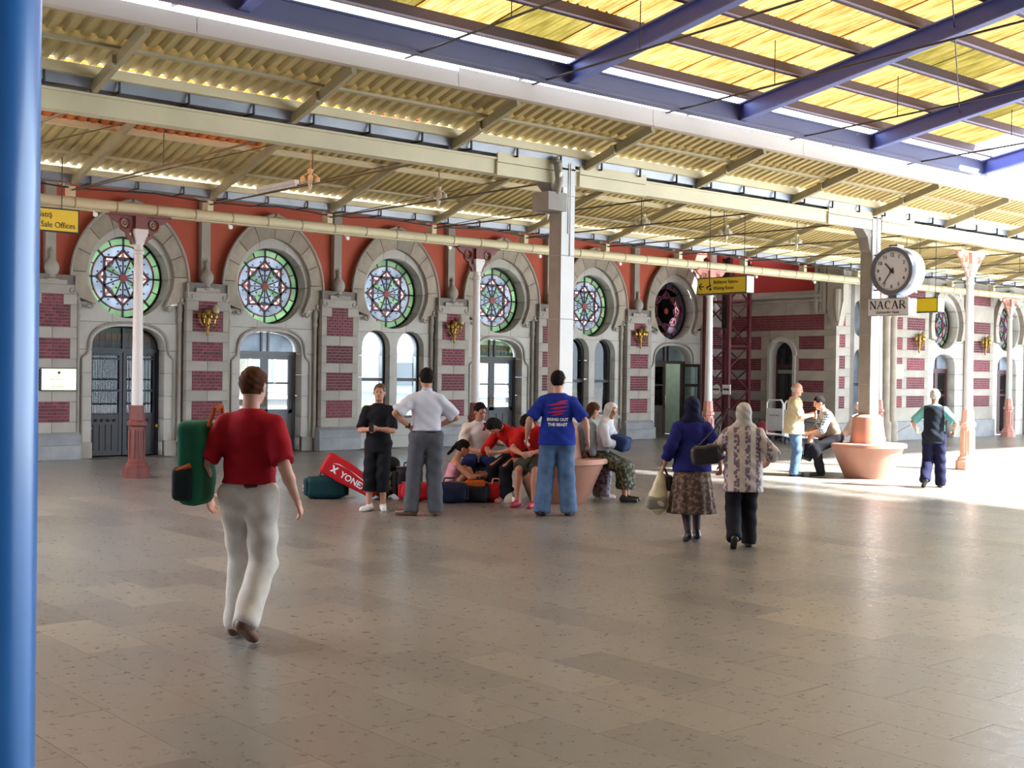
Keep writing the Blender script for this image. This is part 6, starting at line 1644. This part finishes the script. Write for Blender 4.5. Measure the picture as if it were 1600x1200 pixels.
# 10 --- youth in the white t-shirt, sitting on a suitcase
p = Person(pelvis=(0, 0, .56), lean=8, bend=8, aL=(-.16, .46, .08), aR=(.16, .40, .08), kL=(-.2, 1, 1), kR=(.2, 1, 1), wL=(-.14, .36, .80), wR=(.06, .34, .66), eL=(-.8, -.5, -.3), eR=(.9, -.5, -.2), hL=(.4, .8, -.2), hR=(-.7, .6, 0), head_pitch=6, head_yaw=22, fat=.94, sh=.175)
t, G = make_person('youth in a white t-shirt with a dark red print, sitting on a suitcase', (11.00, 13.55, 0), 236, 1.72, p,
    [tee(p, TEE_W, .9, hemdrop=.06, low=.05, loose=.03, fold=.006), trousers(p, BLJ, 2, .014, .03)], hairm=HAIRD, skin=SKIN, shoes=SHOE)
decal(t, G['shirt'], flat([[(-.05, -.07), (-.01, -.05), (.03, -.01), (.02, .03), (-.01, .0)], [(-.01, .0), (.02, .03), (.035, .06), (-.02, .055)], [(-.02, -.06), (.01, -.055), (.0, -.02), (-.03, -.04)]]), (-.08, .5, 1.0), (-1, 0, 0), (0, 0, 1), (0, 1, 0), 'print_motif', C_('print_maroon', (.22, .01, .05)))
sc = thing('suitcase', (11.04, 13.62, 0), 'dark suitcase serving as a seat for the youth in white', 'suitcase')
blob(sc, 'case', C_('black_nylon', (.014, .014, .018)), lambda P: rbox(P, (0, 0, .235), I3, (.30, .19, .225), .05), A([-.32, -.22, 0]), A([.32, .22, .5]), .016)
link('handle', MB().path([(-.31, -.07, .25), (-.35, -.07, .25), (-.35, .07, .25), (-.31, .07, .25)], .012, 6).mesh('handle', DARK), sc)

# 11 --- girl sitting on the floor
p = Person(pelvis=(0, 0, .13), lean=6, bend=12, aL=(-.14, .42, .08), aR=(.12, .46, .08), kL=(0, .3, 1), kR=(0, .3, 1), wL=(-.10, .50, .40), wR=(.12, .50, .38), eL=(-.6, -.2, -.5), eR=(.6, -.2, -.4), hL=(.3, .9, -.3), hR=(-.3, .9, -.3), head_pitch=10, fat=.86, sh=.155)
t, G = make_person('girl in a pink tank top sitting on the floor hugging her knees', (10.30, 13.30, 0), -30, 1.60, p,
    [dict(name='tank_top', mat=PINK, bones=p.bones('torso', .008), cuts=[(p.chest + p.Up * .06, p.Up)], fold=.003), trousers(p, BLKC, 1.7, .008, .015, name='leggings')], hair='short', hairm=HAIRD, skin=SKIN, shoes=WSHOE)
blob(t, 'ponytail', HAIRD, lambda P: sd_cap(P, p.head - p.H[1] * .10 + p.H[2] * .03, p.head - p.H[1] * .15 - p.H[2] * .17, .035, .02) + folds(P, .003, 2), p.head - .25, p.head + .15, .010)

# 12,13 --- two bowed figures in red on the near bench
p = Person(pelvis=(0, 0, .70), lean=30, bend=22, aL=(-.16, .40, .08), aR=(.12, .44, .08), kL=(-.1, 1, 1), kR=(.1, 1, 1), wL=(-.10, .52, .72), wR=(.08, .54, .71), eL=(-.8, -.2, -.4), eR=(.8, -.2, -.4), hL=(.6, .7, 0), hR=(-.6, .7, 0), head_pitch=26, curl=.8, fat=.92, sh=.165)
t, G = make_person('dark haired person in red top and black trousers bowed over on the bench', (11.16, 12.86, 0), 182, 1.62, p,
    [tee(p, REDT, 1, hemdrop=.05, loose=.02), trousers(p, BLKC, 2, .014, .03)], hair='bob', hairm=HAIRD, skin=SKIN, shoes=mat('shoe_salmon', (.35, .14, .12), .5))
p = Person(pelvis=(0, 0, .70), lean=26, bend=20, aL=(-.10, .42, .08), aR=(.16, .40, .08), kL=(-.05, 1, 1), kR=(.1, 1, 1), wL=(-.12, .50, .76), wR=(.04, .52, .73), eL=(-.8, -.2, -.4), eR=(.9, -.2, -.3), hL=(.6, .7, -.2), hR=(-.6, .7, 0), head_pitch=22, curl=.8, fat=.92, sh=.165)
t, G = make_person('bowed person in a red t-shirt, olive shorts and red shoes on the near bench', (11.02, 12.28, 0), 205, 1.64, p,
    [tee(p, REDT, .8, hemdrop=.05, loose=.03), trousers(p, OLIVE, .9, .02, .03, name='shorts')], hair='short', hairm=HAIRD, skin=SKIN, shoes=RSHOE)

# 14 --- woman in the denim shirt, back to the camera
p = Person(pelvis=(0, 0, .70), lean=12, bend=8, aL=(-.10, .40, .09), aR=(.12, .36, .09), kL=(0, 1, 1), kR=(0, 1, 1), wL=(-.12, .42, .80), wR=(.30, .12, .62), eL=(-.8, -.3, -.3), eR=(.8, -.7, 0), fat=.95, sh=.165, head_pitch=8)
t, G = make_person('woman with long brown hair and pale denim shirt seated on the bench', (11.86, 12.42, 0), -18, 1.60, p,
    [tee(p, PALEB, 2.75, hemdrop=.03, loose=.02, g=.02), trousers(p, FLOR, 2, .014, .035)], hair='long', hairm=HAIRB, skin=SKIN, shoes=mat('shoe_pale_pink', (.55, .40, .38), .5))
# 15 --- woman with the white headscarf
p = Person(pelvis=(0, 0, .70), lean=10, bend=6, aL=(-.08, .42, .09), aR=(.12, .44, .09), kL=(0, 1, 1), kR=(0, 1, 1), wL=(-.02, .34, .86), wR=(.10, .36, .84), eL=(-.9, -.3, -.4), eR=(.9, -.2, -.3), hL=(.5, .7, .1), hR=(-.5, .7, .1), fat=1.0, sh=.165, head_yaw=-30, curl=.8)
def lapskirt(P, r):
    q = union([sd_cap(P, p.hipL, p.knL, .13, .10), sd_cap(P, p.hipR, p.knR, .13, .10), sd_cap(P, (p.knL + p.knR) / 2, (p.anL + p.anR) / 2 + A([0, 0, .10]), .14, .15), sd_cap(P, p.knL, p.anL + A([0, 0, .1]), .09, .08), sd_cap(P, p.knR, p.anR + A([0, 0, .1]), .09, .08)], .05)
    return q
t, G = make_person('woman in white headscarf and dark green printed skirt seated on the bench', (12.02, 12.18, 0), -62, 1.58, p,
    [tee(p, C_('pale_grey_cardigan', (.48, .48, .52)), 2.5, hemdrop=.02, loose=.02, g=.02), dict(name='skirt', mat=SKIRTG, bones=[(p.hipL, p.knR, .15, .15, None, 1), (p.knL, p.anL, .15, .15, None, 1), (p.knR, p.anR, .15, .15, None, 1)], more=lapskirt, cuts=[((0, 0, .20), (0, 0, -1)), (p.pel + p.Up * .12, p.Up)], fold=.006)], hair=None, skin=SKIN, shoes=SHOE)
scarf_part(t, p, C_('scarf_white', (.66, .62, .60), var=.15), .06)
lb = thing('hand_bag', tuple(t.location), 'navy blue bag on the lap of the woman in the white headscarf', 'bag'); lb.rotation_euler = t.rotation_euler
blob(lb, 'bag_body', C_('bag_navy', (.015, .03, .09)), lambda P: rbox(P, (.02, .30, .80), (I3[0], nrm([0, 1, -.3]), nrm([0, .3, 1])), (.17, .12, .10), .06) + folds(P, .005), A([-.2, .1, .6]), A([.25, .5, .98]), .014)
# 16 --- somebody in white behind the clock column
p = Person(pelvis=(0, 0, .70), lean=14, bend=6, aL=(-.10, .40, .09), aR=(.12, .42, .09), kL=(0, 1, 1), kR=(0, 1, 1), wL=(-.10, .40, .78), wR=(.10, .40, .78), eL=(-.8, -.3, -.4), eR=(.8, -.3, -.4), fat=1.05, head_pitch=30, sh=.175)
make_person('person in a white shirt seated behind the clock column, only the back showing', (19.08, 12.70, 0), 60, 1.58, p,
    [tee(p, TEE_W, 1, hemdrop=.05, loose=.03), trousers(p, GREYT, 2, .014, .025)], hair='short', hairm=HAIRG, skin=SKIN)

# ================================================================ luggage on the floor
def duffel(loc, rz, R, M, label, tilt=0, rad=.09, strap=True, name='duffel_bag', sd=1, M2=None):
    t = thing(name, loc, label, 'bag'); t.rotation_euler = (0, tilt, rz)
    z0 = R[2]
    def f(P):
        x = P[..., 0] / R[0]; sag = .03 * (x ** 2)
        return rbox(P, (0, 0, z0), I3, R, rad) + sag + folds(P, .007, .55, sd)
    blob(t, 'bag_body', M, f, A([-R[0], -R[1], -.0]) , A([R[0], R[1], 2 * R[2]]), .016)
    if strap:
        strap_mesh(t, [(-R[0] * .4, -R[1] * .8, z0 * 1.5), (-R[0] * .25, -R[1] * .3, 2 * R[2] + .05), (R[0] * .25, -R[1] * .3, 2 * R[2] + .05), (R[0] * .4, -R[1] * .8, z0 * 1.5)], .011, M2 or DARK, 'carry_handle')
    for s in (-1, 1):
        blob(t, 'end_panel', M2 or M, lambda P: rbox(P, (s * (R[0] - .035), 0, z0), I3, (.03, R[1] * .72, R[2] * .72), .02), A([s * (R[0] - .035) - .04, -R[1], 0]), A([s * (R[0] - .035) + .04, R[1], 2 * R[2]]), .016)
    link('zip', MB().path([(-R[0] * .8, -R[1] * .15, 2 * R[2] - .012), (0, -R[1] * .15, 2 * R[2] + .002), (R[0] * .8, -R[1] * .15, 2 * R[2] - .012)], .006, 5).mesh('zip', mat('zip_grey', (.3, .3, .32), .4)), t)
    return t
rz0 = math.radians(-38)
NYT = C_('bag_dark_teal', (.008, .045, .055), rough=.6); NYR = C_('bag_red', (.48, .012, .02), rough=.5); NYB = C_('bag_black', (.012, .012, .016), rough=.6); NYN = C_('bag_navy2', (.012, .018, .05), rough=.6); NYO = C_('bag_orange', (.45, .10, .015), rough=.6)
b1 = duffel((9.12, 14.48, 0), rz0 + .2, (.30, .17, .155), NYT, 'dark teal sports bag at the left end of the luggage row')
link('badge', MB().box(-.315, -.305, -.06, .0, .10, .13).box(-.315, -.305, -.06, .0, .15, .19).mesh('badge', WHITE), b1)
# long red racket bag leaning over the teal one
rk = thing('racket_bag', (9.33, 14.16, .05), 'long red racket bag with white YONEX lettering leaning on the teal bag', 'bag')
rk.rotation_euler = (0, 0, rz0)
ax_ = nrm([.80, -.12, -.46]); up_r = nrm(np.cross([0, -1, 0], ax_)); dp_ = nrm(np.cross(ax_, up_r))
def rkf(P):
    c = A([-.02, 0, .255]); d = P - c; u = d @ ax_; v = d @ up_r; w_ = d @ dp_
    hw = .150 - .10 * np.clip((u + .1), 0, 1) ; q = np.stack([np.abs(u) - .36, np.abs(v) - hw + .05, np.abs(w_) - .06], -1)
    return np.sqrt((np.maximum(q, 0) ** 2).sum(-1)) + np.minimum(q.max(-1), 0) - .05 + folds(P, .003, .6)
rb_ = blob(rk, 'bag_body', NYR, rkf, A([-.48, -.15, -.03]), A([.48, .15, .56]), .014)
out_ = dp_ if dp_[1] < 0 else -dp_
tm = text_mesh('YONEX', .115, WHITE, ext=.001, bold=.003)
decal(None, rb_, tm, A([.035, 0, .19]) + 0 * out_, ax_, up_r, out_, 'lettering', WHITE, .004)
lg = flat([[(-.05, .045), (-.02, .045), (0, .012), (.02, .045), (.05, .045), (.0, -.03)], [(-.05, -.045), (-.02, -.045), (0, -.03), (-.02, -.01)], [(.05, -.045), (.02, -.045), (0, -.03), (.02, -.01)]])
decal(None, rb_, lg, A([-.225, 0, .35]), ax_, up_r, out_, 'emblem', WHITE, .004)
strap_mesh(rk, [tuple(A([-.02, 0, .255]) + ax_ * u + up_r * v + out_ * .10) for u, v in ((-.34, .02), (-.2, .07), (.0, .075), (.2, .05), (.34, .0))], .010, WHITE, 'piping')
# patterned rucksack
r_ = thing('rucksack', (9.86, 14.20, .0), 'black and khaki patterned rucksack behind the red racket bag', 'bag'); r_.rotation_euler = (0, 0, rz0)
blob(r_, 'bag_body', CAMO, lambda P: sd_ell(P, (0, 0, .28), I3, (.22, .15, .29)) + folds(P, .01, .7, 6), A([-.25, -.2, -.0]), A([.25, .2, .6]), .016)
blob(r_, 'top_flap', NYB, lambda P: sd_ell(P, (.06, -.02, .44), I3, (.17, .15, .13)) + folds(P, .006, .7), A([-.2, -.2, .3]), A([.3, .2, .6]), .016)
duffel((9.92, 13.52, 0), rz0, (.24, .14, .13), NYR, 'red sports bag on the floor behind the boy in black', sd=2)
duffel((10.02, 13.86, 0), rz0 + .2, (.20, .16, .22), NYB, 'tall black holdall between the boy in black and the man in the white shirt', rad=.12, sd=3)
duffel((10.16, 13.10, 0), rz0, (.26, .15, .14), NYN, 'navy holdall on the floor behind the legs of the man in the white shirt', sd=4)
b5 = duffel((10.50, 12.98, 0), rz0, (.20, .15, .14), NYB, 'black bag with an orange top pocket beside the girl on the floor', sd=5)
blob(b5, 'top_pocket', NYO, lambda P: rbox(P, (0, -.05, .25), I3, (.13, .09, .05), .03), A([-.2, -.2, .15]), A([.2, .1, .35]), .014)
duffel((10.76, 12.86, 0), rz0, (.17, .13, .13), NYR, 'small crumpled red bag with pale trim in front of the seated girl', sd=7, M2=mat('trim_pale_pink', (.6, .35, .35), .6))
hat = thing('sun_hat', (10.84, 12.68, 0), 'pale beige sun hat lying on the floor against the small red bag', 'hat'); hat.rotation_euler = (math.radians(52), 0, rz0 + .3)
def hatf(P):
    d = np.sqrt(P[..., 0] ** 2 + P[..., 1] ** 2); a = np.maximum(np.abs(P[..., 2] - .05 - .1 * d * d) - .008, d - .155); b_ = sd_ell(P, (0, 0, .07), I3, (.095, .095, .10)); return smin(a, np.maximum(b_, -P[..., 2] + .04), .02)
blob(hat, 'crown_and_brim', C_('hat_beige', (.55, .50, .42)), lambda P: hatf(P), A([-.17, -.17, 0]), A([.17, .17, .2]), .009)
wb = thing('water_bottle', (10.62, 12.30, 0), 'dark water bottle with white label standing by the black trouser legs', 'bottle')
MBb = MB().lathe([(.038, 0), (.042, .01), (.042, .17), (.02, .21), (.016, .22), (.016, .25)], (0, 0, 0), 16); link('bottle_body', MBb.mesh('bottle_body', mat('bottle_dark', (.03, .05, .08), .15), smooth=40), wb)
link('bottle_label', MB().lathe([(.0435, .06), (.0435, .12)], (0, 0, 0), 16).mesh('bottle_label', WHITE, smooth=40), wb); link('bottle_cap', MB().lathe([(.018, .245), (.018, .27)], (0, 0, 0), 12).mesh('bottle_cap', LBLUE, smooth=40), wb)
cam_b = thing('camera_bag', (10.98, 12.98, 0), 'small black camera bag with pale strap on the floor by the suitcase', 'bag')
blob(cam_b, 'bag_body', NYB, lambda P: rbox(P, (0, 0, .09), I3, (.14, .09, .09), .03), A([-.15, -.1, 0]), A([.15, .1, .2]), .014)
strap_mesh(cam_b, [(-.13, 0, .15), (-.05, -.08, .20), (.08, -.1, .12), (.14, 0, .14)], .009, mat('strap_pale', (.55, .55, .6), .6))
